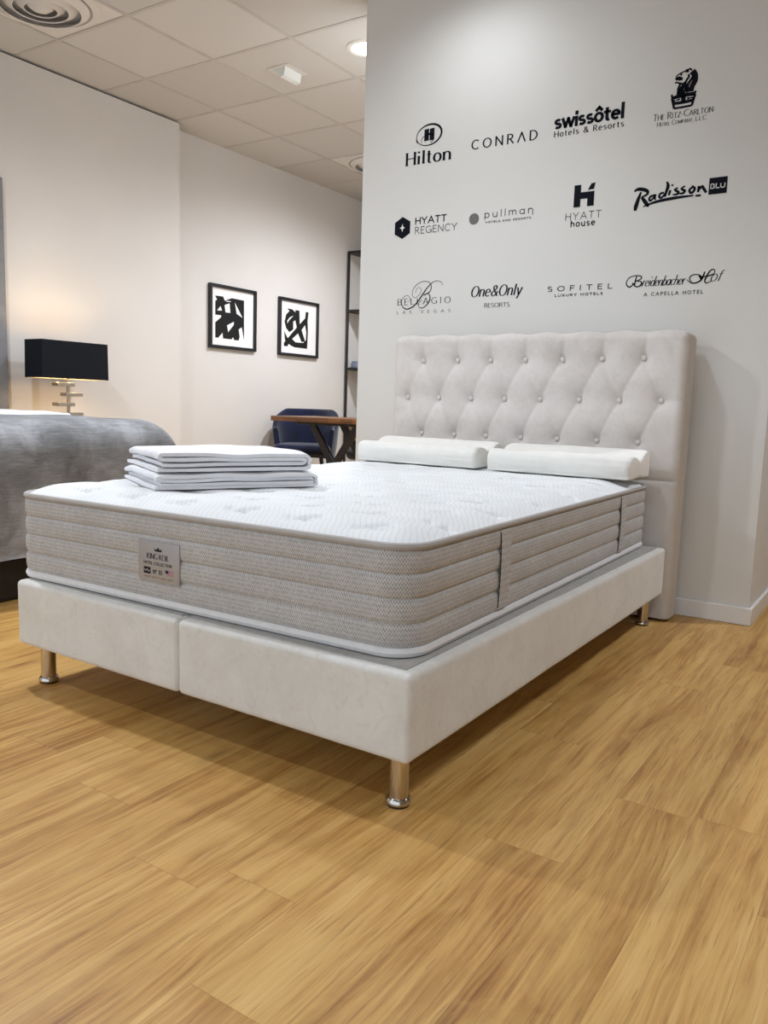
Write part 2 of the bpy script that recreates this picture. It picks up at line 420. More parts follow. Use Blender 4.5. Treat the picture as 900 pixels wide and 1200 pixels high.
# ------------------------------------------------------------------ mattress (local frame: right-front corner at 0,0)
MW, ML, MR, MT = 1.4, 1.965, .085, .250
def outline(off=0.0, step=.012):
    """rounded rectangle, clockwise from above start front-left; returns (x,y,s,nx,ny)"""
    x0, x1, y0, y1 = -MW-off, off, -off, ML+off; r = MR+off
    segs = []; pts = []
    def line(a, c, n):
        L = hypot(c[0]-a[0], c[1]-a[1]); k = max(2, int(L/step))
        for i in range(k): pts.append((a[0]+(c[0]-a[0])*i/k, a[1]+(c[1]-a[1])*i/k, n[0], n[1]))
    def arc(cx, cy, a0, a1):
        k = 14
        for i in range(k):
            a = radians(a0+(a1-a0)*i/k); pts.append((cx+r*cos(a), cy+r*sin(a), cos(a), sin(a)))
    line((x0+r, y0), (x1-r, y0), (0, -1)); arc(x1-r, y0+r, -90, 0)
    line((x1, y0+r), (x1, y1-r), (1, 0)); arc(x1-r, y1-r, 0, 90)
    line((x1-r, y1), (x0+r, y1), (0, 1)); arc(x0+r, y1-r, 90, 180)
    line((x0, y1-r), (x0, y0+r), (-1, 0)); arc(x0+r, y0+r, 180, 270)
    return pts
MO = Vector((-.045, .062, DZ1+.003))
MTH = radians(1.2)
mt = thing('mattress', MO, 'thick white-topped mattress with grey knitted quilted sides lying on the ivory divan base', 'mattress', rz=MTH)
def mcr(x, y):                                # crown height of the top (local)
    dx = min(-x, x+MW); dy = min(y, ML-y)
    if dx < MR and dy < MR: d = MR - hypot(MR-dx, MR-dy)
    else: d = min(dx, dy)
    d = max(d, 0)
    t = min(d/.15, 1); s = 1-(1-t)**2.3
    z = .037*s
    # stitched tufts: short wavy dents in staggered rows
    amp = min(1, d/.05)
    px, py = .205, .150
    for rr in (int(y/py)-1, int(y/py), int(y/py)+1):
        ox = (rr % 2)*px/2
        cc = int((x-ox)/px) - (1 if x-ox < 0 else 0)
        for c in (cc, cc+1):
            cx, cy = ox+c*px+.05, (rr+.5)*py
            if not (-MW+.06 < cx < -.05 and .05 < cy < ML-.05): continue
            h = (rr*7+c*13) % 3
            for sx, sy, L in ((0, 0, .034), (.03, .022, .018)):
                ux = x-cx-sx; uy = y-cy-sy-.007*sin((ux)*120+h)
                ex = max(0, abs(ux)-L)
                d2 = (uy/.011)**2 + (ex/.012)**2
                if d2 < 9: z -= .0095*exp(-d2)*amp
            d3 = ((x-cx)/.075)**2 + ((y-cy)/.045)**2
            if d3 < 5: z -= .0050*exp(-d3)*amp
    return MT + z + .0012*noise.noise(Vector((x*9, y*9, 0)))*amp
# side
b = nb(); uv = b.bm.loops.layers.uv.new('UVMap')
ol = outline(); NP = len(ol); prof = []
nb_ = 4; zb0, zb1 = .022, .246
for k in range(nb_*10+1):
    t = k/10; f = t-int(t) if k < nb_*10 else 1.0
    prof.append((zb0+(zb1-zb0)*k/(nb_*10), .0070*(max(0, sin(pi*f))**.45)-.0015))
prof = [(.012, -.012)] + prof + [(MT+.001, -.012)]
S_ = [0]
for i in range(NP):
    a, c = ol[i], ol[(i+1) % NP]; S_.append(S_[-1]+hypot(c[0]-a[0], c[1]-a[1]))
grid = []
for z, o in prof:
    row = []
    for i, (x, y, nx, ny) in enumerate(ol):
        w = .0016*noise.noise(Vector((x*6, y*6, z*14)))
        row.append(b.bm.verts.new((x+nx*(o+w), y+ny*(o+w), z)))
    grid.append(row)
for k in range(len(prof)-1):
    for i in range(NP):
        j = (i+1) % NP
        f = b.bm.faces.new((grid[k][i], grid[k][j], grid[k+1][j], grid[k+1][i]))
        for l, (s, zz) in zip(f.loops, ((S_[i], prof[k][0]), (S_[i+1], prof[k][0]), (S_[i+1], prof[k+1][0]), (S_[i], prof[k+1][0]))): l[uv].uv = (s, zz)
f = b.bm.faces.new([v for v in grid[0]][::-1])
obj('side_border', b, M['knit'], mt, local=True, sharp=70)
# top
b = nb()
nx_, ny_ = 200, 280; x0, y0 = -MW+.004, .004; XX = MW-.008; YY = ML-.008; r = MR
def sqmap(x, y):
    dx = x-x0 if x-x0 < r else (x0+XX-x if x0+XX-x < r else None)
    dy = y-y0 if y-y0 < r else (y0+YY-y if y0+YY-y < r else None)
    if dx is None or dy is None: return x, y
    a, c = 1-dx/r, 1-dy/r
    A, C = a*sqrt(1-c*c/2), c*sqrt(1-a*a/2)
    xn = x0+r*(1-A) if x-x0 < r else x0+XX-r*(1-A)
    yn = y0+r*(1-C) if y-y0 < r else y0+YY-r*(1-C)
    return xn, yn
V = [[None]*(nx_+1) for _ in range(ny_+1)]
for j in range(ny_+1):
    for i in range(nx_+1):
        x, y = sqmap(x0+XX*i/nx_, y0+YY*j/ny_)
        V[j][i] = b.bm.verts.new((x, y, mcr(x, y)))
for j in range(ny_):
    for i in range(nx_): b.bm.faces.new((V[j][i], V[j][i+1], V[j+1][i+1], V[j+1][i]))
# woven grey marks scattered over the top (second material)
def ribbon3(b, pts, w, zf, mi):
    L, R = [], []
    for i, p in enumerate(pts):
        a = pts[max(i-1, 0)]; c = pts[min(i+1, len(pts)-1)]
        t = Vector((c[0]-a[0], c[1]-a[1], 0)).normalized(); n = Vector((-t.y, t.x, 0))
        for lst, s in ((L, 1), (R, -1)):
            q = Vector((p[0], p[1], 0))+n*w*s; lst.append(b.bm.verts.new((q.x, q.y, zf(q.x, q.y)+.0012)))
    for i in range(len(pts)-1):
        f = b.bm.faces.new((R[i], R[i+1], L[i+1], L[i])); f.material_index = mi
for cx, cy in ((-.16, .60), (-.20, 1.20), (-.10, 1.52), (-.62, .95), (-.42, 1.45), (-.85, 1.55), (-.95, 1.2), (-.50, 1.75), (-1.1, 1.5)):
    ribbon3(b, [(cx-.035+.0035*k, cy+.005*sin(k*1.9)*(1 if k % 7 else .3)) for k in range(21)], .0012, mcr, 1)
    ribbon3(b, [(cx-.045+.009*k, cy-.002) for k in range(11)], .0008, mcr, 1)
obj('quilted_top', b, [M['top'], M['mark']], mt, local=True, sharp=80)
b = nb(); tube(b, [(x, y, MT+.001) for x, y, *_ in outline(.001)], .0085, 8, closed=True); obj('top_piping', b, M['piping'], mt, local=True)
b = nb(); tube(b, [(x, y, .0125) for x, y, *_ in outline(-.004)], .0125, 8, closed=True); tag(obj('bottom_piping', b, M['wpiping'], mt, local=True), 'white piping along the bottom edge')
# handles on the right side
for hy in (.452, 1.545):
    b = nb(); n = 26; row = []
    for k in range(n+1):
        z = .030+.212*k/n; o = .0070+.004*sin(pi*k/n)
        row.append([b.bm.verts.new((ox, yy, z)) for ox, yy in ((o-.004, hy), (o, hy), (o+.001, hy+.03), (o, hy+.062), (o-.004, hy+.062))])
    for k in range(n):
        for i in range(4): b.bm.faces.new((row[k][i], row[k][i+1], row[k+1][i+1], row[k+1][i]))
    uv = b.bm.loops.layers.uv.new('UVMap')
    for f in b.bm.faces:
        for l in f.loops: l[uv].uv = (l.vert.co.y*.6, l.vert.co.z*.6)
    h = obj('handle', b, M['knit'], mt, local=True)
    b = nb(); tube(b, [(.0064+.003*sin(pi*k/12), hy-.001, .034+.2*k/12) for k in range(13)], .0012, 6); tag(obj('seam_shade', b, M['dark'], h, local=True), 'dark line painted for the shade in the open handle seam')  # dark cord drawn for the shade inside the strap's gap
# sewn-in corner seam of the front border, left of the tag
# ---- tag on the foot side
TX0, TX1, TZ0, TZ1 = -.842, -.688, .070, .178
b = nb(); box(b, TX0, TX1, -.0090, -.002, TZ0, TZ1, .0012, 2)
tg = obj('brand_tag', b, M['tag'], mt, local=True); tag(tg, 'small silver satin tag with dark lettering')

# ------------------------------------------------------------------ stroke lettering
def arc(cx, cy, rx, ry, a0, a1, n=12): return [(cx+rx*cos(radians(a0+(a1-a0)*k/n)), cy+ry*sin(radians(a0+(a1-a0)*k/n))) for k in range(n+1)]
Xh = .68
GL = {
 'A': (.80, [[(.02, 0), (.40, 1)], [(.40, 1), (.78, 0)], [(.15, .34), (.65, .34)]]),
 'B': (.62, [[(.06, 0), (.06, 1)], [(.06, 1), (.30, 1)]+arc(.30, .76, .24, .24, 90, -90)+[(.06, .52)], [(.06, .52), (.33, .52)]+arc(.33, .26, .26, .26, 90, -90)+[(.06, 0)]]),
 'C': (.76, [arc(.44, .5, .40, .5, 48, 312, 20)]),
 'D': (.74, [[(.06, 0), (.06, 1)], [(.06, 1), (.25, 1)]+arc(.25, .5, .45, .5, 90, -90, 16)+[(.06, 0)]]),
 'E': (.54, [[(.06, 0), (.06, 1)], [(.06, 1), (.50, 1)], [(.06, .52), (.44, .52)], [(.06, 0), (.50, 0)]]),
 'F': (.52, [[(.06, 0), (.06, 1)], [(.06, 1), (.50, 1)], [(.06, .52), (.44, .52)]]),
 'G': (.80, [arc(.44, .5, .40, .5, 48, 335, 20), [(.78, .08), (.78, .44)], [(.52, .44), (.80, .44)]]),
 'H': (.74, [[(.06, 0), (.06, 1)], [(.68, 0), (.68, 1)], [(.06, .52), (.68, .52)]]),
 'I': (.16, [[(.08, 0), (.08, 1)]]),
 'J': (.45, [[(.38, 1), (.38, .25)], arc(.2, .22, .18, .22, 0, -180)]),
 'K': (.66, [[(.06, 0), (.06, 1)], [(.06, .42), (.60, 1)], [(.22, .58), (.64, 0)]]),
 'L': (.50, [[(.06, 0), (.06, 1)], [(.06, 0), (.48, 0)]]),
 'M': (.90, [[(.06, 0), (.08, 1)], [(.08, 1), (.45, .12)], [(.45, .12), (.82, 1)], [(.82, 1), (.84, 0)]]),
 'N': (.76, [[(.06, 0), (.06, 1)], [(.06, 1), (.70, 0)], [(.70, 0), (.70, 1)]]),
 'O': (.86, [arc(.43, .5, .39, .5, 90, 450, 28)]),
 'P': (.58, [[(.06, 0), (.06, 1)], [(.06, 1), (.28, 1)]+arc(.28, .74, .26, .26, 90, -90)+[(.06, .48)]]),
 'R': (.64, [[(.06, 0), (.06, 1)], [(.06, 1), (.28, 1)]+arc(.28, .75, .25, .25, 90, -90)+[(.06, .50)], [(.28, .50), (.62, 0)]]),
 'S': (.58, [arc(.29, .75, .22, .25, 35, 270, 14)+arc(.29, .25, .25, .25, 90, -145, 14)]),
 'T': (.66, [[(.33, 0), (.33, 1)], [(.02, 1), (.64, 1)]]),
 'U': (.72, [[(.06, 1), (.06, .32)]+arc(.36, .32, .30, .32, 180, 360, 14)+[(.66, .32), (.66, 1)]]),
 'V': (.74, [[(.02, 1), (.37, 0)], [(.37, 0), (.72, 1)]]),
 'X': (.70, [[(.04, 0), (.66, 1)], [(.04, 1), (.66, 0)]]),
 'Y': (.70, [[(.02, 1), (.35, .48)], [(.68, 1), (.35, .48)], [(.35, .48), (.35, 0)]]),
 'Z': (.64, [[(.05, 1), (.60, 1)], [(.60, 1), (.04, 0)], [(.04, 0), (.62, 0)]]),
 '&': (.80, [[(.76, 0)]+[(.25, .62)]+arc(.36, .78, .17, .2, 200, -20, 10)+[(.45, .60), (.16, .40)]+arc(.30, .22, .22, .22, 140, 300, 10)+[(.60, .16), (.72, .44)]]),
 '-': (.36, [[(.05, .36), (.31, .36)]]), '.': (.16, [[(.08, .0), (.08, .07)]]), ',': (.16, [[(.10, .07), (.04, -.12)]]), ' ': (.34, []),
 '1': (.40, [[(.06, .8), (.24, 1)], [(.24, 1), (.24, 0)]]), '0': (.62, [arc(.31, .5, .27, .5, 90, 450, 20)]), 'º': (.30, [arc(.15, .85, .11, .13, 0, 360, 12), [(.05, .62), (.25, .62)]]),
 'a': (.58, [arc(.27, .34, .23, .34, 30, 330, 14), [(.51, 0), (.51, Xh)]]),
 'b': (.60, [[(.07, 0), (.07, 1.02)], arc(.31, .34, .24, .34, 150, -150, 14)]),
 'c': (.52, [arc(.29, .34, .24, .34, 45, 315, 14)]),
 'd': (.60, [arc(.29, .34, .24, .34, 30, 330, 14), [(.53, 0), (.53, 1.02)]]),
 'e': (.58, [[(.06, .36), (.52, .36)], arc(.29, .34, .24, .34, 3, 315, 16)]),
 'f': (.36, [[(.16, 0), (.16, .80)]+arc(.30, .82, .14, .20, 180, 60, 8), [(.02, Xh), (.32, Xh)]]),
 'h': (.58, [[(.07, 0), (.07, 1.02)], [(.07, .42)]+arc(.29, .42, .22, .26, 170, 0, 10)+[(.51, 0)]]),
 'i': (.14, [[(.07, 0), (.07, Xh)], [(.07, .86), (.07, .98)]]),
 'j': (.2, [[(.12, Xh), (.12, -.2)]]),
 'l': (.14, [[(.07, 0), (.07, 1.02)]]),
 'm': (.86, [[(.07, 0), (.07, Xh)], [(.07, .42)]+arc(.25, .42, .18, .26, 170, 0, 10)+[(.43, 0)], [(.43, .42)]+arc(.61, .42, .18, .26, 170, 0, 10)+[(.79, 0)]]),
 'n': (.58, [[(.07, 0), (.07, Xh)], [(.07, .42)]+arc(.29, .42, .22, .26, 170, 0, 10)+[(.51, 0)]]),
 'o': (.60, [arc(.30, .34, .25, .34, 90, 450, 20)]),
 'p': (.60, [[(.07, -.30), (.07, Xh)], arc(.31, .34, .24, .34, 150, -150, 14)]),
 'r': (.38, [[(.07, 0), (.07, Xh)], [(.07, .40)]+arc(.29, .40, .22, .28, 170, 75, 8)]),
 's': (.46, [arc(.23, .51, .17, .17, 35, 270, 10)+arc(.23, .17, .19, .17, 90, -145, 10)]),
 't': (.38, [[(.16, .92), (.16, .14)]+arc(.28, .14, .12, .14, 180, 300, 6), [(.02, Xh), (.34, Xh)]]),
 'u': (.58, [[(.07, Xh), (.07, .26)]+arc(.29, .26, .22, .26, 180, 360, 10), [(.51, 0), (.51, Xh)]]),
 'w': (.84, [[(.02, Xh), (.22, 0)], [(.22, 0), (.42, Xh)], [(.42, Xh), (.62, 0)], [(.62, 0), (.82, Xh)]]),
 'y': (.56, [[(.03, Xh), (.28, .02)], [(.53, Xh), (.20, -.28), (.06, -.30)]]),
 'ô': (.60, [arc(.30, .34, .25, .34, 90, 450, 20), [(.12, .82), (.30, 1.02)], [(.30, 1.02), (.48, .82)]]),
 'η': (.58, [[(.07, 0), (.07, Xh)], [(.07, .42)]+arc(.29, .42, .22, .26, 170, 0, 10)+[(.51, -.30)]]),
 'Λ': (.74, [[(.02, 0), (.37, 1)], [(.37, 1), (.72, 0)]]),
}
def ribbon(b, pts, wf, put, mi=0, cap=0.0, depth=.0006):
    """flat ribbon with half-width wf(i,t,dir); put maps (u,v,depth) into space"""
    P = [Vector((p[0], p[1])) for p in pts]
    if len(P) < 2: return
    if cap:
        P[0] = P[0]-(P[1]-P[0]).normalized()*cap; P[-1] = P[-1]+(P[-1]-P[-2]).normalized()*cap
    N = len(P); closed = (P[0]-P[-1]).length < 1e-4; rows = []
    for i in range(N):
        a = P[i-1] if i > 0 else (P[-2] if closed else P[0]); c = P[i+1] if i < N-1 else (P[1] if closed else P[-1])
        t = c-a
        if t.length < 1e-9: t = Vector((1, 0))
        t.normalize(); n = Vector((-t.y, t.x)); w = wf(i/(N-1), t)
        l, r_ = P[i]+n*w, P[i]-n*w
        rows.append([b.bm.verts.new(put(q.x, q.y, d)) for q, d in ((l, 0), (l, depth), (r_, depth), (r_, 0))])
    for A, B in zip(rows, rows[1:]):
        for k in range(3): 
            f = b.bm.faces.new((A[k], A[k+1], B[k+1], B[k])); f.material_index = mi
    if not closed:
        for R in (rows[0], rows[-1]):
            f = b.bm.faces.new(R); f.material_index = mi
def text(b, s, x0, x1, z, cap, put, thick=.12, thin=None, serif=0.0, shear=0.0, track=.14, small=None, mi=0, xh=None, z1=None):
    """lettering from x0 to x1 on baseline z; small = scale of capitals drawn small after the first letter of a word"""
    thin = thick if thin is None else thin
    glyphs = []; w = 0; first = True
    for ch in s:
        sc = 1.0
        c = ch
        if small and ch.islower(): c = ch.upper(); sc = small
        gw, st = GL[c]; nar = .05 if serif and gw < .2 and c.isalpha() else 0; glyphs.append((w+nar, sc, st, c)); w += gw*sc + track + 2*nar
    w -= track
    kx = (x1-x0-cap*thick*.6)/w; ox = x0+cap*thick*.3
    z1 = z if z1 is None else z1
    for gx, sc, st, c in glyphs:
        for pts in st:
            def mp(p):
                yv = p[1]*sc*(1-thin)+thin*.5*sc
                if xh and c.islower() and abs(p[1]) <= Xh+.001: yv = p[1]*(xh-thin)/Xh+thin*.5
                X = ox+(gx+p[0]*sc)*kx+shear*yv*cap
                return (X, z+(z1-z)*(X-x0)/(x1-x0)+yv*cap)
            Q = [mp(p) for p in pts]
            def wf(t, d): return cap*.5*(thin+(thick-thin)*abs(d.y)**1.5)*(sc**.5)
            if len(pts) == 2 or (len(pts) == 3 and c == 'y'): ribbon(b, Q, wf, put, mi, cap=cap*thin*.45 if not serif else 0)
            else: ribbon(b, Q, wf, put, mi)
            if serif and len(pts) >= 2:
                for e, o_ in ((0, 1), (-1, -2)):
                    p, q = pts[e], pts[o_]
                    if abs(p[1]-q[1]) > .12 and (p[1] in (0, 1, 1.02, Xh, -.30)) and abs(p[1]-q[1]) > abs(p[0]-q[0])*.8:
                        P_ = mp(p); h = cap*serif*(sc**.5); dz = cap*thin*.5*(1 if p[1] <= 0 else -1)
                        wl = h if not (c.islower() and p[1] > .5) else h
                        wr = h if not (c.islower() and p[1] > .5) else h*.15
                        ribbon(b, [(P_[0]-wl, P_[1]+dz), (P_[0]+wr, P_[1]+dz)], lambda t, d: cap*max(thin, .05)*.5, put, mi)
def wallput(x, z, d): return (x, PY-.0006-d, z)
def poly(b, pts, put, mi=0, d=.0006):
    t = bmesh.new(); vs = [t.verts.new(put(p[0], p[1], d)) for p in pts]
    for tri in tessellate_polygon([[Vector((p[0], p[1], 0)) for p in pts]]): t.faces.new([vs[i] for i in tri])
    add(b, t, mi)
def free(b, strokes, put, mi=0, scale=.0005):
    """hand-drawn strokes: points plus widths along the stroke"""
    for pts, ws in strokes:
        C = catmull(pts, 7); n = len(ws)
        def wf(t, d):
            if n == 1: return ws[0]*scale
            u = t*(n-1); i = min(int(u), n-2); return (ws[i]+(ws[i+1]-ws[i])*(u-i))*scale
        ribbon(b, C, wf, put, mi)

# traced strokes (metres on the wall: x, z) with brush widths
SCRIPT_B = [
  ([(-1.402,1.456),(-1.398,1.472),(-1.384,1.482),(-1.369,1.475),(-1.373,1.455),(-1.389,1.438),(-1.408,1.432),(-1.421,1.445),(-1.42,1.469),(-1.399,1.495),(-1.366,1.51),(-1.332,1.509),(-1.315,1.496),(-1.31,1.478),(-1.316,1.46),(-1.33,1.451),(-1.353,1.442)], (1.5, 2, 3, 6)),
  ([(-1.353,1.442),(-1.33,1.449),(-1.317,1.438),(-1.316,1.418),(-1.327,1.399),(-1.351,1.381),(-1.37,1.379),(-1.382,1.389),(-1.381,1.405),(-1.362,1.418)], (2, 7, 4, 2)),
  ([(-1.249,1.485),(-1.245,1.494),(-1.262,1.507),(-1.285,1.509),(-1.31,1.498),(-1.336,1.475),(-1.358,1.448),(-1.386,1.413),(-1.414,1.388),(-1.448,1.376),(-1.473,1.384),(-1.486,1.405),(-1.482,1.429),(-1.46,1.445),(-1.441,1.44),(-1.435,1.423),(-1.444,1.411)], (1.5, 3, 8, 6, 2, 1.5)),
]
BRUSH = [
  ([(-0.275,1.829),(-0.285,1.8),(-0.293,1.771),(-0.296,1.752)], (6, 14, 18, 10)),
  ([(-0.305,1.833),(-0.29,1.841),(-0.264,1.837),(-0.247,1.827),(-0.25,1.815),(-0.272,1.806)], (6, 14, 14, 10, 6)),
  ([(-0.272,1.806),(-0.256,1.787),(-0.239,1.764)], (7, 14, 16, 8)),
  ([(-0.212,1.809),(-0.232,1.805),(-0.238,1.793),(-0.23,1.788),(-0.215,1.803)], (8, 9, 8, 7)),
  ([(-0.212,1.812),(-0.215,1.798),(-0.21,1.789)], (9, 9, 5)),
  ([(-0.177,1.815),(-0.192,1.812),(-0.196,1.8),(-0.186,1.795),(-0.17,1.812)], (8, 9, 7)),
  ([(-0.168,1.859),(-0.162,1.84),(-0.168,1.817),(-0.172,1.797)], (5, 14, 11, 7)),
  ([(-0.151,1.822),(-0.156,1.802)], (9, 9)),
  ([(-0.147,1.844),(-0.141,1.839)], (8, 6)),
  ([(-0.12,1.828),(-0.133,1.822),(-0.118,1.811),(-0.122,1.803),(-0.14,1.802)], (6, 7, 11, 9, 5)),
  ([(-0.091,1.832),(-0.106,1.823),(-0.092,1.813),(-0.098,1.804),(-0.115,1.804)], (6, 7, 11, 9, 5)),
  ([(-0.057,1.826),(-0.072,1.815),(-0.068,1.803),(-0.058,1.804),(-0.051,1.818),(-0.064,1.829)], (8, 10, 8)),
  ([(-0.035,1.826),(-0.037,1.801)], (10, 9)),
  ([(-0.036,1.807),(-0.023,1.823),(-0.016,1.814),(-0.004,1.796)], (6, 9, 11, 10)),
  ([(-0.262,1.766),(-0.205,1.781),(-0.131,1.788),(-0.054,1.79)], (4, 11, 12, 5)),
  ([(-0.047,1.788),(-0.025,1.787)], (7, 8)),
]
SWASH_BH = [
  ([(-0.285,1.448),(-0.284,1.437),(-0.296,1.429),(-0.308,1.435),(-0.312,1.45),(-0.3,1.469),(-0.274,1.476),(-0.251,1.473),(-0.247,1.464),(-0.259,1.456),(-0.274,1.453)], (3, 6, 4, 4, 5, 3)),
  ([(-0.274,1.453),(-0.25,1.45),(-0.245,1.44),(-0.256,1.429),(-0.271,1.43),(-0.28,1.441),(-0.27,1.448)], (3, 7, 5, 3)),
  ([(-0.268,1.474),(-0.273,1.453),(-0.275,1.432)], (5, 6, 4)),
  ([(-0.054,1.447),(-0.038,1.434),(-0.019,1.431),(-0.001,1.439),(0.004,1.452),(-0.006,1.464),(-0.027,1.466),(-0.041,1.459),(-0.043,1.448),(-0.034,1.436)], (3, 6, 6, 4, 5, 3)),
  ([(-0.007,1.462),(0.006,1.447),(0.016,1.476)], (4, 6, 5)),
  ([(0.016,1.476),(0.01,1.452),(-0.0,1.436)], (5, 6, 4)),
  ([(0.056,1.47),(0.054,1.481),(0.041,1.481),(0.028,1.463),(0.019,1.439),(0.026,1.429),(0.045,1.436)], (3, 5, 6, 7, 5, 3)),
  ([(-0.007,1.458),(0.022,1.456),(0.047,1.462),(0.056,1.47)], (3, 5, 5, 3)),
]
LION = [
  ([(-0.161,2.275),(-0.159,2.281),(-0.145,2.288),(-0.126,2.294),(-0.115,2.297),(-0.106,2.299),(-0.1,2.29)], (5, 5, 5, 7, 5)),
  ([(-0.125,2.293),(-0.112,2.294)], (12, 14)),
  ([(-0.096,2.29),(-0.085,2.271),(-0.085,2.248),(-0.094,2.229),(-0.096,2.208)], (18, 20, 22, 20, 18)),
  ([(-0.106,2.281),(-0.098,2.277),(-0.095,2.265),(-0.104,2.251),(-0.114,2.232),(-0.108,2.208)], (7, 8, 10, 10, 14, 16)),
  ([(-0.112,2.279),(-0.11,2.268),(-0.116,2.261),(-0.122,2.246),(-0.12,2.223),(-0.116,2.212)], (8, 8, 9, 8, 10, 12)),
  ([(-0.155,2.263),(-0.15,2.269),(-0.135,2.263)], (18, 16, 9)),
  ([(-0.162,2.274),(-0.158,2.263)], (9, 7)),
  ([(-0.152,2.252),(-0.144,2.245),(-0.149,2.23),(-0.149,2.212),(-0.153,2.205)], (6, 8, 10, 12, 9)),
  ([(-0.128,2.242),(-0.138,2.228),(-0.14,2.203)], (9, 12, 16)),
  ([(-0.118,2.252),(-0.132,2.245),(-0.146,2.25)], (8, 8, 5)),
  ([(-0.145,2.284),(-0.139,2.285)], (14, 12)),
  ([(-0.165,2.254),(-0.152,2.254)], (6, 6)),
  ([(-0.13,2.235),(-0.132,2.22),(-0.126,2.203)], (8, 12, 16)),
  ([(-0.175,2.209),(-0.17,2.197),(-0.153,2.2),(-0.126,2.202),(-0.1,2.201),(-0.084,2.201),(-0.077,2.208)], (8, 9, 9, 9, 10, 8)),
  ([(-0.172,2.192),(-0.128,2.195),(-0.078,2.194)], (8, 8)),
  ([(-0.173,2.195),(-0.167,2.173),(-0.161,2.151)], (9, 9)),
  ([(-0.079,2.195),(-0.085,2.173),(-0.09,2.152)], (9, 9)),
  ([(-0.161,2.152),(-0.125,2.152),(-0.091,2.153)], (8, 8)),
  ([(-0.162,2.172),(-0.124,2.171),(-0.088,2.173)], (12, 12)),
  ([(-0.127,2.197),(-0.125,2.174)], (18, 18)),
  ([(-0.154,2.183),(-0.14,2.186)], (6, 6)),
  ([(-0.163,2.187),(-0.162,2.177)], (7, 7)),
  ([(-0.107,2.188),(-0.107,2.179)], (7, 7)),
  ([(-0.106,2.183),(-0.088,2.185)], (5, 5)),
  ([(-0.088,2.186),(-0.086,2.175)], (7, 7)),
]
ART1 = [('B', [(3.631,1.701),(3.652,1.712),(3.63,1.744),(3.723,1.747),(3.744,1.715),(3.776,1.727),(3.829,1.746),(3.98,1.743),(3.984,1.4),(3.953,1.511),(3.915,1.49),(3.928,1.427),(3.916,1.394),(3.861,1.393),(3.844,1.417),(3.828,1.397),(3.725,1.396),(3.717,1.444),(3.667,1.398),(3.632,1.397),(3.631,1.523),(3.7,1.572),(3.7,1.589),(3.631,1.586)]),
  ('W', [(3.652,1.623),(3.692,1.664),(3.71,1.628)]),
  ('W', [(3.74,1.678),(3.801,1.699),(3.81,1.619),(3.752,1.618)]),
  ('W', [(3.865,1.714),(3.961,1.593),(3.888,1.62)]),
  ('W', [(3.771,1.511),(3.853,1.549),(3.853,1.522),(3.785,1.454)]),
  ('W', [(3.748,1.715),(3.821,1.718),(3.809,1.711),(3.768,1.709)])]
ART2 = [('B', [(4.562,1.743),(4.639,1.742),(4.684,1.718),(4.682,1.644),(4.653,1.63),(4.655,1.557),(4.6,1.527),(4.551,1.559),(4.527,1.618),(4.548,1.686),(4.596,1.722)]),
  ('W', [(4.565,1.605),(4.567,1.633),(4.606,1.667),(4.654,1.684),(4.598,1.641)]),
  ('B', [(4.682,1.74),(4.742,1.741),(4.752,1.60),(4.779,1.563),(4.837,1.459),(4.782,1.449),(4.716,1.54),(4.70,1.60),(4.682,1.65)]),
  ('B', [(4.839,1.74),(4.881,1.739),(4.869,1.652),(4.779,1.563),(4.645,1.47),(4.57,1.393),(4.523,1.392),(4.522,1.423),(4.60,1.49),(4.706,1.579),(4.752,1.617),(4.831,1.679)]),
  ('B', [(4.523,1.534),(4.566,1.479),(4.642,1.43),(4.70,1.41),(4.675,1.392),(4.62,1.405),(4.536,1.446)]),
  ('B', [(4.594,1.476),(4.642,1.466),(4.692,1.440),(4.866,1.444),(4.869,1.391),(4.675,1.392),(4.594,1.430)]),
  ('B', [(4.828,1.625),(4.869,1.652),(4.877,1.549),(4.868,1.40),(4.80,1.44),(4.846,1.47),(4.852,1.546)])]

# ---- lettering on the mattress tag (local frame of the mattress)
def tagput(x, z, d): return (x, -.0091-d*.6, z)
tcx = (TX0+TX1)/2
b = nb(); text(b, 'KING KOIL', tcx-.044, tcx+.040, .130, .0150, tagput, .14, .05, .10, track=.08); obj('tag_word', b, M['ink'], tg, local=True)
b = nb(); text(b, 'HOTEL COLLECTION', tcx-.056, tcx+.050, .1145, .0085, tagput, .15, track=.16); obj('tag_line', b, M['ink'], tg, local=True)
b = nb(); poly(b, [(tcx-.013, .152), (tcx+.011, .152), (tcx+.014, .160), (tcx+.006, .156), (tcx-.001, .163), (tcx-.008, .156), (tcx-.016, .160)], tagput); obj('tag_crown', b, M['ink'], tg, local=True)
b = nb(); poly(b, [(tcx-.056, .089), (tcx-.030, .089), (tcx-.030, .107), (tcx-.056, .107)], tagput)
free(b, [([(tcx-.053, .101), (tcx-.048, .096), (tcx-.042, .101), (tcx-.037, .095), (tcx-.032, .100)], (2.2, 2.2))], lambda x, z, d: tagput(x, z, d+.0006), 1)
obj('tag_badge', b, [M['ink'], M['tag']], tg, local=True)
b = nb(); text(b, 'Nº 10', tcx-.021, tcx+.014, .0905, .0125, tagput, .15, .08, .1); obj('tag_number', b, M['ink'], tg, local=True)
b = nb(); poly(b, [(tcx+.026, .097), (tcx+.038, .097), (tcx+.038, .106), (tcx+.026, .106)], tagput, 0)
for k in range(3): poly(b, [(tcx+.040-.006*(k == 2), .1025-.005*k), (tcx+.056, .1025-.005*k), (tcx+.056, .1055-.005*k), (tcx+.040-.006*(k == 2), .1055-.005*k)], tagput, 1)
obj('tag_flag', b, [M['blue'], M['red']], tg, local=True)
b = nb()
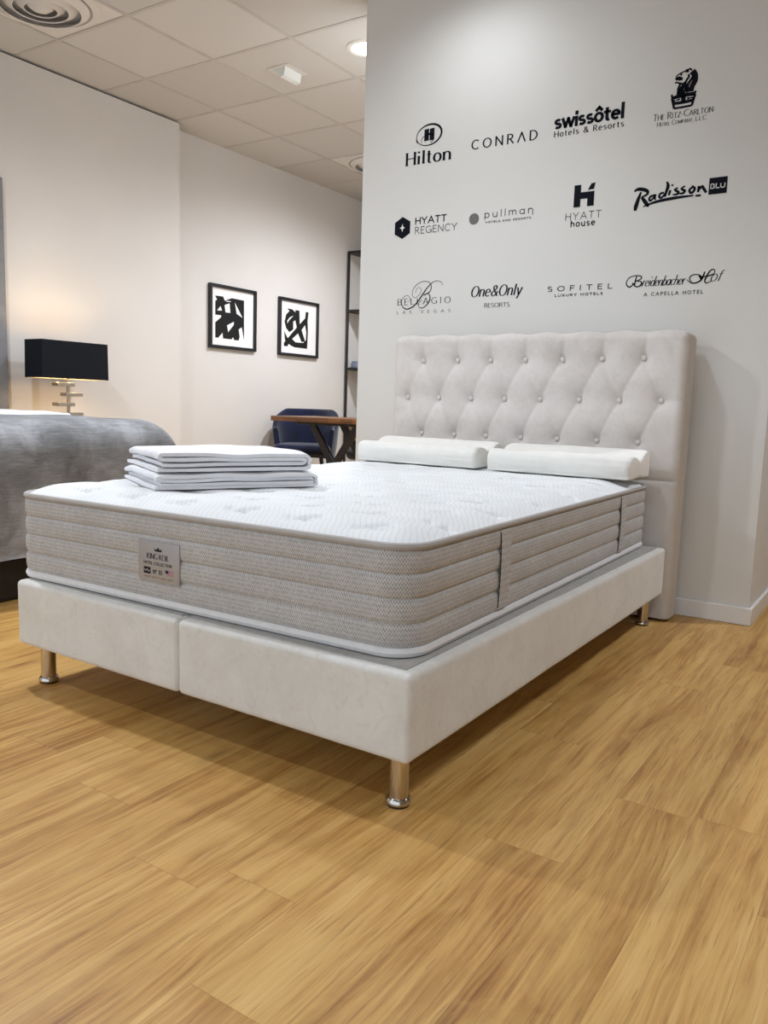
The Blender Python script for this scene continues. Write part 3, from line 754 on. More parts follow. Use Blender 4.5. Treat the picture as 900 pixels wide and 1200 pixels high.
for k in range(22):
    if k in (5, 12, 17): continue
    x = tcx-.056+.005*k; poly(b, [(x, .0795), (x+.0038, .0795), (x+.0038, .0825+.001*(k % 2)), (x, .0825+.001*(k % 2))], tagput)
obj('tag_fine_print', b, M['goldink'], tg, local=True)

# ------------------------------------------------------------------ headboard
HX0, HX1, HZ, HYF, HYB = -1.402, .020, 1.222, 2.068, 2.205
BT = [[(-1.238, 1.102), (-1.048, 1.102), (-.873, 1.102), (-.698, 1.103), (-.520, 1.104), (-.340, 1.107), (-.161, 1.109)],
      [(-1.322, .922), (-1.144, .923), (-.968, .924), (-.793, .925), (-.616, .927), (-.433, .929), (-.254, .931), (-.077, .933)],
      [(-1.233, .745), (-1.050, .746), (-.880, .748), (-.701, .749), (-.524, .751), (-.341, .753), (-.162, .754)]]
hb = thing('headboard', ((HX0+HX1)/2, (HYF+HYB)/2, 0), 'tall ivory button-tufted upholstered headboard standing against the logo wall', 'headboard')
CR = []
for i, (x, z) in enumerate(BT[0]):
    CR.append(((x, z), (x+.012, HZ-.01))); CR.append(((x, z), BT[1][i])); CR.append(((x, z), BT[1][i+1]))
    CR.append((BT[2][i], BT[1][i])); CR.append((BT[2][i], BT[1][i+1])); CR.append((BT[2][i], (BT[2][i][0], .60)))
CR.append((BT[1][0], (HX0, .922))); CR.append((BT[1][-1], (HX1, .933)))
def hbdepth(x, z):
    d = 0
    if z > .58:
        best = 9; mb = 9
        for (a, c) in CR:
            if abs(x-(a[0]+c[0])/2) > .16: continue
            vx, vz = c[0]-a[0], c[1]-a[1]; t = max(0, min(1, ((x-a[0])*vx+(z-a[1])*vz)/(vx*vx+vz*vz)))
            e = hypot(x-a[0]-t*vx, z-a[1]-t*vz)
            amp = 1 if abs(vx) > .01 and abs(vz) > .01 else (.55 if abs(vz) > .01 else .5)
            fade = 1-.45*(4*t*(1-t)) if c[1] < 1.2 else 1-.75*t
            best_ = amp*fade*exp(-(e/.010)**1.3)
            d = max(d, .009*best_)
        for row in BT:
            for (bx, bz) in row:
                q = hypot(x-bx, z-bz)
                mb = min(mb, q)
        d += .031*exp(-(mb/.040)**1.1)
        d += -.008*min(1, max(0, (z-.6)/.05))
    if abs(z-.60) < .03: d += .006*exp(-((z-.60)/.006)**2)
    e = min(x-HX0, HX1-x, HZ-z); R = .036
    if e < R: d += R-sqrt(max(0, R*R-(R-e)**2))
    return d+.0008*noise.noise(Vector((x*11, z*11, 3)))
b = nb(); nx_, nz_ = 190, 170
def warp(t):                                   # denser near the ends
    return t
G = []
xs = [HX0]+[HX0+.0015*(k**2) for k in range(1, 5)]+[HX0+.036+(HX1-HX0-.072)*k/nx_ for k in range(nx_+1)]+[HX1-.0015*(k**2) for k in range(4, 0, -1)]+[HX1]
zs = [.012+(HZ-.048)*k/nz_ for k in range(nz_+1)]+[HZ-.0015*(k**2) for k in range(4, 0, -1)]+[HZ]
def hbmap(x, z, r=.034):
    dx = x-HX0 if x-HX0 < r else (HX1-x if HX1-x < r else None); dz = HZ-z if HZ-z < r else None
    if dx is None or dz is None: return x, z
    a, c = 1-dx/r, 1-dz/r
    A, C = a*sqrt(1-c*c/2), c*sqrt(1-a*a/2)
    return (HX0+r*(1-A) if x-HX0 < r else HX1-r*(1-A)), HZ-r*(1-C)
for z in zs:
    row = []
    for x in xs:
        X, Z = hbmap(x, z); e = 0
        row.append(b.bm.verts.new((X, HYF+hbdepth(x, z), Z+(.004*cos((x+.161)/.178*2*pi-pi) if z > HZ-.03 else 0))))
    G.append(row)
for j in range(len(zs)-1):
    for i in range(len(xs)-1): b.bm.faces.new((G[j][i], G[j][i+1], G[j+1][i+1], G[j+1][i]))
ring = [G[0][i] for i in range(len(xs))]+[G[j][-1] for j in range(1, len(zs))]+[G[-1][i] for i in range(len(xs)-2, -1, -1)]+[G[j][0] for j in range(len(zs)-2, 0, -1)]
def push(v, k):
    x, z = v.co.x, v.co.z; return b.bm.verts.new((x, HYB-.012*(k == 0), z)) if k == 0 else b.bm.verts.new((min(max(x, HX0+.012), HX1-.012), HYB, min(max(z, .02), HZ-.012)))
r1 = [push(v, 0) for v in ring]; r2 = [push(v, 1) for v in ring]
for A, B in ((ring, r1), (r1, r2)):
    for i in range(len(A)):
        j = (i+1) % len(A); b.bm.faces.new((A[i], A[j], B[j], B[i]))
b.bm.faces.new(r2[::-1])
obj('padded_panel', b, M['hb'], hb, sharp=65)
for row in BT:
    for (x, z) in row:
        b = nb(); t = bmesh.new(); bmesh.ops.create_uvsphere(t, u_segments=14, v_segments=8, radius=.0115)
        bmesh.ops.scale(t, vec=(1, .62, 1), verts=t.verts); bmesh.ops.translate(t, vec=(x, HYF+.0175, z), verts=t.verts); add(b, t)
        obj('button', b, M['button'], hb)
for x in (HX0+.12, HX1-.12):
    b = nb(); box(b, x-.04, x+.04, HYF+.03, HYB-.02, 0, .02, .003, 1); obj('foot_block', b, M['rubber'], hb)

# ------------------------------------------------------------------ pillows
def pillow(x0, x1, name, label):
    y0, zb = 1.735, .6175
    P = [(0, .010), (-.006, .035), (-.004, .066), (.010, .085), (.035, .093), (.07, .092), (.105, .083), (.135, .078), (.165, .086), (.20, .104), (.235, .113), (.262, .106), (.280, .085), (.286, .05), (.280, .012), (.265, .0), (.14, .0), (.015, .0)]
    P = catmull(P+[P[0]], 4)[:-1]
    cy, cz = .14, .05; NS = 64; r = .022; b = nb(); rows = []
    sl = []
    for k in range(7): a = pi/2*k/6; sl.append((x0+r*(1-sin(a)), r*(1-cos(a))))
    sl = [(x0+r*(1-cos(pi/2*k/6)), r*(1-sin(pi/2*k/6))) for k in range(7)]
    mid = [(x0+r+(x1-x0-2*r)*k/NS, 0) for k in range(1, NS)]
    sr = [(x1-r*(1-cos(pi/2*k/6)), r*(1-sin(pi/2*k/6))) for k in range(6, -1, -1)]
    for x, ins in sl+mid+sr:
        row = []
        for (y, z) in P:
            dx, dz = y-cy, z-cz; L = max(1e-6, hypot(dx, dz)); k = 1-ins/max(L, .03)*.85
            yy, zz = cy+dx*k, cz+dz*k
            sag = .0035*noise.noise(Vector((x*7, y*9, z*4))) + .0028*noise.noise(Vector((x*6, 2, z*85)))
            row.append(b.bm.verts.new((x, y0+yy+(sag if z > .008 else 0)*(-1 if y < .05 else .4), zb+zz+(sag*.8 if z > .05 else 0))))
        rows.append(row)
    n = len(P)
    for A, B in zip(rows, rows[1:]):
        for k in range(n): b.bm.faces.new((A[k], A[(k+1) % n], B[(k+1) % n], B[k]))
    b.bm.faces.new(rows[0]); b.bm.faces.new(rows[-1][::-1])
    o = obj(name, b, M['pillow'], org=((x0+x1)/2, y0+.14, zb), sharp=60)
    return tag(o, label, 'pillow', 'contour pillows at the head of the bed')
pillow(-.700, -.084, 'pillow', 'white contour pillow on the mattress, nearer the right edge of the headboard')
pillow(-1.378, -.752, 'pillow', 'white contour pillow on the mattress, the left one by the end of the logo wall')

# ------------------------------------------------------------------ folded blankets
E1 = Vector((.459, .888, 0)).normalized(); E2 = Vector((-E1.y, E1.x, 0))
def folded(o, L, D, g, g2, zb, seed, name, label, hollow=0.0, skew=0.0, th=.0105):
    """sheet folded in half and in half again; profile along E1 (seen from the front), depth along E2"""
    random.seed(seed); C = []
    za = th/2; zb_ = za+th+g+hollow; zc = zb_+th+g2; zd = zc+th+g
    Ro, Ri = (zd-za)/2, (zc-zb_)/2; uc = L-Ro; zm_o = (zd+za)/2; zm_i = (zc+zb_)/2
    n = 30; l0, l1, l2 = .018, .004, .0
    for i in range(n+1): C.append((l0+(uc-l0)*i/n, zb_))
    for i in range(1, 9): an = -pi/2+pi*i/9; C.append((uc+Ri*cos(an), zm_i+Ri*sin(an)))
    for i in range(n+1): C.append((uc+(l1+.012-uc)*i/n, zc))
    r = (zd-zc)/2
    for i in range(1, 7): an = -pi/2-pi*i/7; C.append((l1+.012+r*1.3*cos(an), zc+r+r*sin(an)))
    for i in range(n+1): C.append((l1+.012+(uc-l1-.012)*i/n, zd))
    for i in range(1, 13): an = pi/2-pi*i/13; C.append((uc+Ro*cos(an), zm_o+Ro*sin(an)))
    for i in range(n+1): C.append((uc+(l2-uc)*i/n, za))
    z = zd
    # closed section with thickness
    N = len(C); Lf, Rt = [], []
    for i in range(N):
        a = Vector(C[max(i-1, 0)]); c = Vector(C[min(i+1, N-1)]); t = (c-a).normalized(); n = Vector((-t.y, t.x))
        Lf.append(Vector(C[i])+n*th/2); Rt.append(Vector(C[i])-n*th/2)
    sec = Lf+Rt[::-1]; b = nb(); rows = []; ND = 22; zt = z+th/2
    for j in range(ND+1):
        v = D*j/ND; row = []
        e = min(j, ND-j)/ND
        for i, q in enumerate(sec):
            k = i if i < N else 2*N-1-i
            f = q.y/zt
            edge = (.014*noise.noise(Vector((C[k][0]*6, seed+C[k][1]*60, 0)))) if e == 0 else 0
            sag = .0055*noise.noise(Vector((q.x*7, v*7, seed+C[k][1]*30)))*f
            sag += -.010*f*max(0, (v-D*.8)/(D*.2))**2 - .006*f*max(0, 1-v/.05)**2
            uu = q.x+.006*noise.noise(Vector((v*9, C[k][1]*50, seed)))+skew*v*f
            p = o+E1*uu+E2*(v+edge*(1 if j else -1)*.8)+Vector((0, 0, zb+max(q.y+sag, .0005)))
            row.append(b.bm.verts.new(p))
        rows.append(row)
    n = len(sec)
    for A, B in zip(rows, rows[1:]):
        for k in range(n): b.bm.faces.new((A[k], A[(k+1) % n], B[(k+1) % n], B[k]))
    for R in (rows[0], rows[-1]):
        for i in range(N-1): b.bm.faces.new((R[i], R[i+1], R[n-2-i], R[n-1-i]))
    ob = obj(name, b, M['blanket'], org=o+E1*L/2+E2*D/2+Vector((0, 0, zb)), sharp=60)
    tag(ob, label, 'blanket', 'folded white blankets on the mattress')
    return zb+zt
F0 = Vector((-.99, .178, 0))
zt = folded(F0, .515, .41, .001, .003, .617, 3, 'folded_blanket', 'folded white cotton blanket lying flat on the mattress under the other')
folded(F0+E1*.012+E2*.012, .485, .385, .002, .005, zt+.004, 11, 'folded_blanket', 'folded white cotton blanket on top of the two-blanket pile', hollow=.004, th=.0115)

# ------------------------------------------------------------------ logos on the wall
LG = 'logos on the wall above the headboard'
def logo(x, z, label): return thing('wall_logo', (x, PY-.0006, z), label, 'logo', LG)
def part(t, name, fn, mats=None):
    b = nb(); fn(b); return obj(name, b, mats or M['vinyl'], t)
def ellipse(cx, cz, rx, rz, a0=0, a1=360, n=40): return arc(cx, cz, rx, rz, a0, a1, n)
# 1
t = logo(-1.356, 2.087, 'black logo of a ringed block letter above a bold serif word, top row, leftmost')
def f(b):
    c = Vector((-1.356, 2.223))
    P = []
    for k in range(47):
        a = radians(-160-8.1*k); P.append((c.x+.072*cos(a), c.y+.049*sin(a)+.004*cos(a)))
    P += [(-1.43, 2.205), (-1.42, 2.190)]
    ribbon(b, P, lambda u, d: .0016+.0036*sin(pi*min(1, u*1.1))**2, wallput)
    free(b, [([(-1.40, 2.188), (-1.395, 2.212), (-1.365, 2.226), (-1.335, 2.222), (-1.328, 2.200), (-1.345, 2.184)], (2, 4, 3))], wallput)
    for x in (-1.383, -1.352): poly(b, [(x, 2.195), (x+.027, 2.197), (x+.027, 2.253), (x, 2.251)], wallput)
    poly(b, [(-1.36, 2.222), (-1.35, 2.222), (-1.35, 2.232), (-1.36, 2.232)], wallput)
part(t, 'emblem', f)
part(t, 'wordmark', lambda b: text(b, 'Hilton', -1.490, -1.223, 2.088, .066, wallput, .20, .06, .12, track=.13, xh=.66))
# 2
t = logo(-.943, 2.117, 'black thin wide-spaced capitals reading one word, top row, second from left')
part(t, 'wordmark', lambda b: text(b, 'CONRΛD', -1.115, -.771, 2.117, .045, wallput, .16, .09, track=.42))
# 3
t = logo(-.532, 2.112, 'bold rounded black word over a small serif line, top row, third from left')
part(t, 'wordmark', lambda b: text(b, 'swissôtel', -.694, -.371, 2.147, .068, wallput, .21, .17, track=.10, xh=.66))
part(t, 'tagline', lambda b: text(b, 'Hotels & Resorts', -.692, -.370, 2.113, .026, wallput, .17, .08, .10, track=.22))
# 4
t = logo(-.124, 2.089, 'black lion head over a crown with two serif lines below, top row, rightmost')
part(t, 'emblem', lambda b: free(b, LION, wallput, 0, .00052))
part(t, 'wordmark', lambda b: text(b, 'The Ritz-Carlton', -.246, -.002, 2.114, .027, wallput, .11, .05, .09, track=.07, small=.78), M['vgrey'])
part(t, 'tagline', lambda b: text(b, 'Hotel Company, L.L.C.', -.228, -.024, 2.0885, .018, wallput, .11, .05, .08, track=.09, small=.78), M['vgrey'])
# 5
t = logo(-1.36, 1.75, 'black hexagon with a white diamond beside two stacked sans words, middle row, leftmost')
def f(b):
    cx, cz = -1.4955, 1.7865
    poly(b, [(cx, cz+.055), (cx+.0465, cz+.029), (cx+.0465, cz-.029), (cx, cz-.055), (cx-.0465, cz-.029), (cx-.0465, cz+.029)], wallput)
    w = .016; q = .005
    poly(b, [(cx, cz+.021), (cx+q, cz+q), (cx+w, cz), (cx+q, cz-q), (cx, cz-.021), (cx-q, cz-q), (cx-w, cz), (cx-q, cz+q)], lambda x, z, d: wallput(x, z, d+.0006), 1)
part(t, 'emblem', f, [M['vinyl'], M['vwhite']])
part(t, 'wordmark', lambda b: (text(b, 'HYATT', -1.421, -1.236, 1.796, .035, wallput, .16, .15, track=.16), text(b, 'REGENCY', -1.421, -1.175, 1.749, .035, wallput, .085, track=.16)))
# 6
t = logo(-.94, 1.766, 'grey hatched disc beside thin rounded lettering, middle row, second from left')
def f(b):
    cx, cz, rx, rz = -1.083, 1.7925, .027, .027
    for k in range(-5, 6):
        for s in (1, -1):
            d = k*.0051; h = sqrt(max(0, rx*rx-d*d))
            a = (cx+d*.7-h*.7*s, cz+d*.7*s+h*.7) if s == 1 else (cx+d*.7-h*.7, cz-d*.7-h*.7)
            e = (cx+d*.7+h*.7*s, cz+d*.7*s-h*.7) if s == 1 else (cx+d*.7+h*.7, cz-d*.7+h*.7)
            ribbon(b, [a, e], lambda u, q: .00075, wallput)
part(t, 'emblem', f)
part(t, 'wordmark', lambda b: text(b, 'pullmaη', -1.029, -.772, 1.7905, .034, wallput, .10, track=.30), M['vgrey'])
part(t, 'tagline', lambda b: text(b, 'HOTELS AND RESORTS', -1.020, -.783, 1.766, .009, wallput, .2, track=.35))
# 7
t = logo(-.53, 1.709, 'black block letter with a slanted notch above two centred words, middle row, third from left')
def f(b):
    x0, x1 = -.578, -.484
    for xa, xb, za, zb in ((x0, x0+.031, 1.794, 1.890), (x0+.031, x1-.031, 1.828, 1.857), (x1-.031, x1, 1.794, 1.857)): poly(b, [(xa, za), (xb, za), (xb, zb), (xa, zb)], wallput)
    poly(b, [(x1-.031, 1.864), (x1-.003, 1.866), (x1+.003, 1.893), (x1-.016, 1.891)], wallput)
part(t, 'emblem', f)
part(t, 'wordmark', lambda b: text(b, 'HYATT', -.615, -.445, 1.740, .032, wallput, .075, track=.24))
part(t, 'tagline', lambda b: text(b, 'house', -.588, -.471, 1.708, .030, wallput, .16, .14, track=.24))
# 8
t = logo(-.12, 1.755, 'black brush-script word with an underline beside a dark square, middle row, rightmost')
part(t, 'wordmark', lambda b: free(b, BRUSH, wallput, 0, .00053))
def f(b):
    poly(b, [(.005, 1.786), (.076, 1.786), (.076, 1.852), (.005, 1.852)], wallput)
    text(b, 'BLU', .010, .070, 1.808, .021, lambda x, z, d: wallput(x, z, d+.0006), .18, .18, track=.16, mi=1)
part(t, 'square', f, [M['vinyl'], M['vwhite']])
# 9
t = logo(-1.353, 1.352, 'black swirling script letter over spaced serif capitals, bottom row, leftmost')
part(t, 'emblem', lambda b: free(b, SCRIPT_B, wallput, 0, .00045))
part(t, 'wordmark', lambda b: text(b, 'BELLAGIO', -1.512, -1.194, 1.397, .032, wallput, .12, .05, .09, track=.42))
part(t, 'tagline', lambda b: text(b, 'LAS VEGAS', -1.513, -1.193, 1.352, .016, wallput, .11, .07, .08, track=1.15), M['vgrey'])
# 10
t = logo(-.939, 1.366, 'black serif italic words joined by an ampersand, bottom row, second from left')
part(t, 'wordmark', lambda b: text(b, 'One&Only', -1.086, -.812, 1.419, .053, wallput, .15, .05, .07, .22, track=.10))
part(t, 'tagline', lambda b: text(b, 'RESORTS', -1.006, -.869, 1.3665, .021, wallput, .13, .06, .09, track=.10))
# 11
t = logo(-.528, 1.401, 'black wide-spaced sans capitals over a smaller line, bottom row, third from left')
part(t, 'wordmark', lambda b: text(b, 'SOFITEL', -.682, -.373, 1.426, .024, wallput, .17, .13, track=.62))
part(t, 'tagline', lambda b: text(b, 'LUXURY HOTELS', -.644, -.415, 1.4015, .012, wallput, .2, track=.34))
# 12
t = logo(-.11, 1.386, 'black copperplate script name with looping capitals, bottom row, rightmost')
def f(b):
    free(b, SWASH_BH, wallput, 0, .00048)
    text(b, 'reidenbacher', -.246, -.064, 1.4275, .042, wallput, .10, .035, .03, .32, track=.05, xh=.60)
    text(b, 'of', .036, .082, 1.434, .044, wallput, .09, .035, 0, .35, track=.05)
part(t, 'wordmark', f)
part(t, 'tagline', lambda b: text(b, 'A CAPELLA HOTEL', -.232, .016, 1.386, .016, wallput, .14, track=.36))

# ------------------------------------------------------------------ neighbouring bed on the left
BX0, BX1, BY0, BY1 = -4.0, -2.30, -.35, 1.36
nbd = thing('neighbour_bed', (-3.15, .5, 0), 'neighbouring low bed with a charcoal base under a grey throw, at the left edge', 'bed')
b = nb(); box(b, BX0, BX1-.03, BY0+.05, BY1-.02, .0, .26, .02, 3); obj('bed_base', b, M['bedbase'], nbd)
b = nb(); box(b, BX0, BX1+.01, BY0+.02, BY1, .262, .725, .06, 5); obj('bed_mattress', b, M['sheet'], nbd)
def drape(x0, x1, y0, y1, zt, hem, name, mat, label, cat, rr=.13, amp=.012, foot=True, thick=.012, sub=46):
    b = nb(); n1, n2 = sub, int(sub*1.5)
    # unfolded cloth: along x over the foot, along y over the far side
    Lx = (x1-x0)+(zt-hem); Ly = (y1-y0)+(zt-hem)*.9
    rows = []
    def over(s, L, drop):
        """arc-length s past start; flat for L-rr then quarter round then down -> (horizontal, dz)"""
        if s < L-rr: return s, 0.0
        q = s-(L-rr); A = rr*pi/2
        if q < A: return L-rr+rr*sin(q/rr), -(rr-rr*cos(q/rr))
        return L, -rr-(q-A)
    for j in range(n2+1):
        row = []
        for i in range(n1+1):
            sx = Lx*i/n1; sy = Ly*j/n2
            hx, dzx = over(sx, x1-x0, 0) if foot else (min(sx, x1-x0), 0)
            hy, dzy = over(sy, y1-y0, 0)
            dz = -hypot(dzx, dzy) if (dzx and dzy) else dzx+dzy
            z = zt+dz
            k = min(1, max(0, -dz)/.2)
            nn = noise.noise(Vector((sx*3.1, sy*3.1, 4)))*amp + noise.noise(Vector((sx*9, sy*9, 1)))*amp*.35
            X, Yv = x0+hx, y0+hy
            if dzx < -.02: X += nn*1.2*k+.012*k
            if dzy < -.02: Yv += nn*1.2*k+.01*k
            z = max(z+nn*(1-k)*.6, hem+.01*noise.noise(Vector((sx*4, sy*4, 9))))
            row.append(b.bm.verts.new((X, Yv, z)))
        rows.append(row)
    for j in range(n2):
        for i in range(n1):
            b.bm.faces.new((rows[j][i], rows[j][i+1], rows[j+1][i+1], rows[j+1][i]))
    bmesh.ops.solidify(b.bm, geom=b.bm.faces[:], thickness=-thick)
    o = obj(name, b, mat, org=((x0+x1)/2, (y0+y1)/2, zt), sharp=60)
    return tag(o, label, cat)
drape(-3.02, BX1+.04, BY0, BY1+.045, .772, .195, 'bed_throw', M['throw'], 'crumpled grey velvet throw draped over the foot of the neighbouring bed', 'throw')
b = nb(); box(b, -3.95, -3.035, BY0+.02, BY1+.02, .727, .783, .02, 4)
bmesh.ops.subdivide_edges(b.bm, edges=[e for e in b.bm.edges if e.calc_length() > .2], cuts=18, use_grid_fill=True)
for v in b.bm.verts:
    if v.co.z > .745: v.co.z += .007*noise.noise(v.co*5)
tag(obj('white_duvet', b, M['sheet'], org=(-3.5, .5, .726)), 'flat white duvet on the neighbouring bed beneath the black lamp', 'duvet')
b = nb(); box(b, -4.078, -4.01, BY0-.25, 1.618, 0, 2.19, .008, 3)
tag(obj('wall_panel', b, M['panel'], org=(-4.045, .5, 0)), 'tall grey upholstered panel at the left edge behind the neighbouring bed', 'panel')

# ------------------------------------------------------------------ lamp on its nightstand
ns = thing('nightstand', (-3.83, 1.92, 0), 'low dark nightstand under the black table lamp, hidden behind the grey bed', 'nightstand')
b = nb(); box(b, -4.04, -3.62, 1.66, 2.18, .08, .565, .006, 2); obj('body', b, M['nightstand'], ns)
b = nb(); box(b, -3.62, -3.605, 1.675, 2.165, .33, .55, .004, 2); d = obj('drawer', b, M['nightstand'], ns)
b = nb(); tube(b, [(-3.60, 1.86, .44), (-3.585, 1.87, .44), (-3.585, 1.97, .44), (-3.60, 1.98, .44)], .005, 8); obj('handle', b, M['steel'], d)
for x in (-4.01, -3.65):
    for y in (1.69, 2.15):
        b = nb(); box(b, x-.02, x+.02, y-.02, y+.02, 0, .08, .003, 1); obj('leg', b, M['nightstand'], ns)
lx, ly = -3.84, 1.925
lp = thing('table_lamp', (lx, ly, .565), 'table lamp with a black box shade and stacked chrome blocks, by the left wall', 'lamp')
b = nb(); box(b, lx-.07, lx+.07, ly-.09, ly+.09, .565, .583, .003, 2); obj('base', b, M['steel'], lp)
b = nb(); box(b, lx-.008, lx+.008, ly-.008, ly+.008, .583, 1.16, .001, 1); obj('stem', b, M['steel'], lp)
for z, dy in ((.945, -.035), (.880, .025), (.816, -.035), (.752, .025), (.688, -.035), (.626, .025)):
    b = nb(); box(b, lx-.035, lx+.035, ly+dy-.062, ly+dy+.062, z-.0115, z+.0115, .0015, 1); obj('block', b, M['steel'], lp)
b = nb(); x0, x1, y0, y1 = lx-.092, lx+.092, ly-.247, ly+.247
O = [(x0, y0), (x1, y0), (x1, y1), (x0, y1)]
for z0, z1, ins, mi in ((.981, 1.218, 0, 0),):
    lo = [b.bm.verts.new((x+(.004 if x < lx else -.004)*0, y, z0)) for x, y in O]; hi = [b.bm.verts.new((lx+(x-lx)*.985, ly+(y-ly)*.985, z1)) for x, y in O]
    lo2 = [b.bm.verts.new((lx+(x-lx)*.97, ly+(y-ly)*.99, z0)) for x, y in O]; hi2 = [b.bm.verts.new((lx+(x-lx)*.955, ly+(y-ly)*.975, z1)) for x, y in O]
    for k in range(4):
        j = (k+1) % 4
        b.bm.faces.new((lo[k], lo[j], hi[j], hi[k])).material_index = 0
        b.bm.faces.new((lo2[j], lo2[k], hi2[k], hi2[j])).material_index = 1
        b.bm.faces.new((lo[j], lo[k], lo2[k], lo2[j])).material_index = 0; b.bm.faces.new((hi[k], hi[j], hi2[j], hi2[k])).material_index = 0
sh = obj('lamp_shade', b, [M['shade'], M['shadein']], lp); tag(sh, 'black rectangular box shade')
b = nb(); tube(b, [(lx-.088, ly, 1.13), (lx+.088, ly, 1.13)], .003, 6); tube(b, [(lx, ly-.24, 1.13), (lx, ly+.24, 1.13)], .003, 6); obj('shade_spider', b, M['steel'], sh)
b = nb(); t_ = bmesh.new(); bmesh.ops.create_uvsphere(t_, u_segments=16, v_segments=10, radius=.028); bmesh.ops.translate(t_, vec=(lx, ly+.0, 1.085), verts=t_.verts); add(b, t_)
obj('bulb', b, m_emit('lit_bulb', (1, .78, .45, 1), 6.0), lp)
for dy in (-.13, .13):
    l = bpy.data.lights.new('lamp_glow', 'POINT'); l.energy = LAMP; l.color = (1, .80, .50); l.shadow_soft_size = .03
    o = bpy.data.objects.new('lamp_glow', l); COL.objects.link(o); o.location = (lx, ly+dy, 1.10)

# ------------------------------------------------------------------ framed prints on the far wall
def frame(y0, y1, z0, z1, label, art):
    t = thing('framed_print', (FWX, (y0+y1)/2, z0), label, 'picture', 'framed prints on the far left wall')
    b = nb(); w, d = .026, .032
    box(b, FWX, FWX+d, y0, y0+w, z0, z1, .002, 1); box(b, FWX, FWX+d, y1-w, y1, z0, z1, .002, 1)
    box(b, FWX, FWX+d, y0+w, y1-w, z0, z0+w, .002, 1); box(b, FWX, FWX+d, y0+w, y1-w, z1-w, z1, .002, 1)
    obj('frame', b, M['frame'], t)
    b = nb(); box(b, FWX+.002, FWX+.012, y0+w*.8, y1-w*.8, z0+w*.8, z1-w*.8); obj('mat_board', b, M['mat_board'], t)
    b = nb(); lvl = 0
    for c, P in art:
        lvl += 1; dd = .0004 if c == 'B' else .0010
        poly(b, P, lambda y, z, d: (FWX+.0122+d, y, z), 0 if c == 'B' else 1, dd+.00005*lvl)
    obj('print', b, [M['art'], M['mat_board']], t)
frame(3.557, 4.127, 1.310, 1.841, 'black framed abstract print of blocky cut shapes, nearer the lamp', ART1)
frame(4.440, 5.027, 1.306, 1.838, 'black framed abstract print of crossing arcs, nearer the black shelf', ART2)

# ------------------------------------------------------------------ shelf unit, desk and chairs in the alcove
sx0, sx1, sy0, sy1 = FWX+.02, FWX+.40, 5.49, 6.55
sh_ = thing('shelf_unit', ((sx0+sx1)/2, (sy0+sy1)/2, 0), 'tall open black steel shelf unit, half hidden by the logo wall', 'shelf')
for x in (sx0, sx1-.022):
    for y in (sy0, sy1-.022):
        b = nb(); box(b, x, x+.022, y, y+.022, 0, 2.416, .002, 1); obj('post', b, M['black'], sh_)
for z in (2.392, 1.806, 1.218, .640, .10):
    b = nb(); box(b, sx0+.002, sx1-.002, sy0+.002, sy1-.002, z, z+.026, .002, 1); obj('shelf_board', b, M['black'], sh_)
b = nb(); box(b, -4.19, -4.09, 5.56, 5.70, 1.2443, 1.30, .004, 2); box(b, -4.184, -4.096, 5.566, 5.694, 1.3005, 1.315, .004, 2)
tag(obj('storage_box', b, M['boxgrey'], org=(-4.14, 5.63, 1.2443)), 'small blue-grey box on a middle board of the black shelf unit', 'box')
tx0, tx1, ty0, ty1 = -3.52, -2.35, 3.55, 4.12
tb = thing('desk', ((tx0+tx1)/2, (ty0+ty1)/2, 0), 'wooden topped table with crossed black steel legs beside the end of the logo wall', 'table')
b = nb(); box(b, tx0, tx1, ty0, ty1, .723, .762, .004, 2); obj('table_top', b, M['tabletop'], tb)
for y in (ty0+.07, ty1-.10):
    b = nb(); bar(b, (-2.70, y, .722), (-3.18, y, .02), .055, .03); bar(b, (-3.18, y+.031, .722), (-2.70, y+.031, .02), .055, .03)
    box(b, -3.24, -2.64, y-.015, y+.045, 0, .02, .002, 1); box(b, -3.30, -2.58, y-.015, y+.045, .703, .7225, .002, 1)
    obj('crossed_leg', b, M['black'], tb)
b = nb(); box(b, -2.96, -2.92, ty0+.10, ty1-.10, .355, .385, .002, 1); obj('stretcher', b, M['black'], tb)
def chair(loc, rz, label):
    t = thing('tub_chair', (0, 0, 0), label, 'chair', 'navy velvet chairs at the table')
    b = nb(); box(b, -.25, .25, -.26, .22, .40, .50, .04, 4); obj('seat', b, M['navy'], t)
    b = nb(); n = 40; rows = []
    for k in range(n+1):
        a = radians(-25+230*k/n); ca, sa = cos(a), sin(a)
        s = max(0, sin(a)); hgt = .64+.175*min(1, max(0, (sa+.25)/.9))**.8
        row = []
        for rr, zz in ((.265, .36), (.285, .50), (.30, hgt-.03), (.296, hgt-.006), (.280, hgt), (.262, hgt-.006), (.252, hgt-.03), (.235, .50), (.225, .36)):
            row.append(b.bm.verts.new((ca*rr*1.02, sa*rr*.92-.01, zz)))
        rows.append(row)
    m = len(rows[0])
    for A, B in zip(rows, rows[1:]):
        for i in range(m): b.bm.faces.new((A[i], A[(i+1) % m], B[(i+1) % m], B[i]))
    b.bm.faces.new(rows[0]); b.bm.faces.new(rows[-1][::-1])
    obj('backrest', b, M['navy'], t, sharp=50)
    for x in (-1, 1):
        for y in (-1, 1):
            b = nb(); tube(b, [(x*.17, y*.16, .41), (x*.23, y*.22, .0)], [.019, .011], 10); obj('leg', b, M['black'], t)
    t.location = loc; t.rotation_euler = (0, 0, rz); return t
c1 = chair((-3.84, 4.40, 0), radians(28), 'navy velvet tub chair pushed behind the left end of the wooden table')
def copy_tree(o, parent=None):
    c = o.copy(); COL.objects.link(c)
    if parent is not None: c.parent = parent
    for ch in o.children: copy_tree(ch, c)
    return c
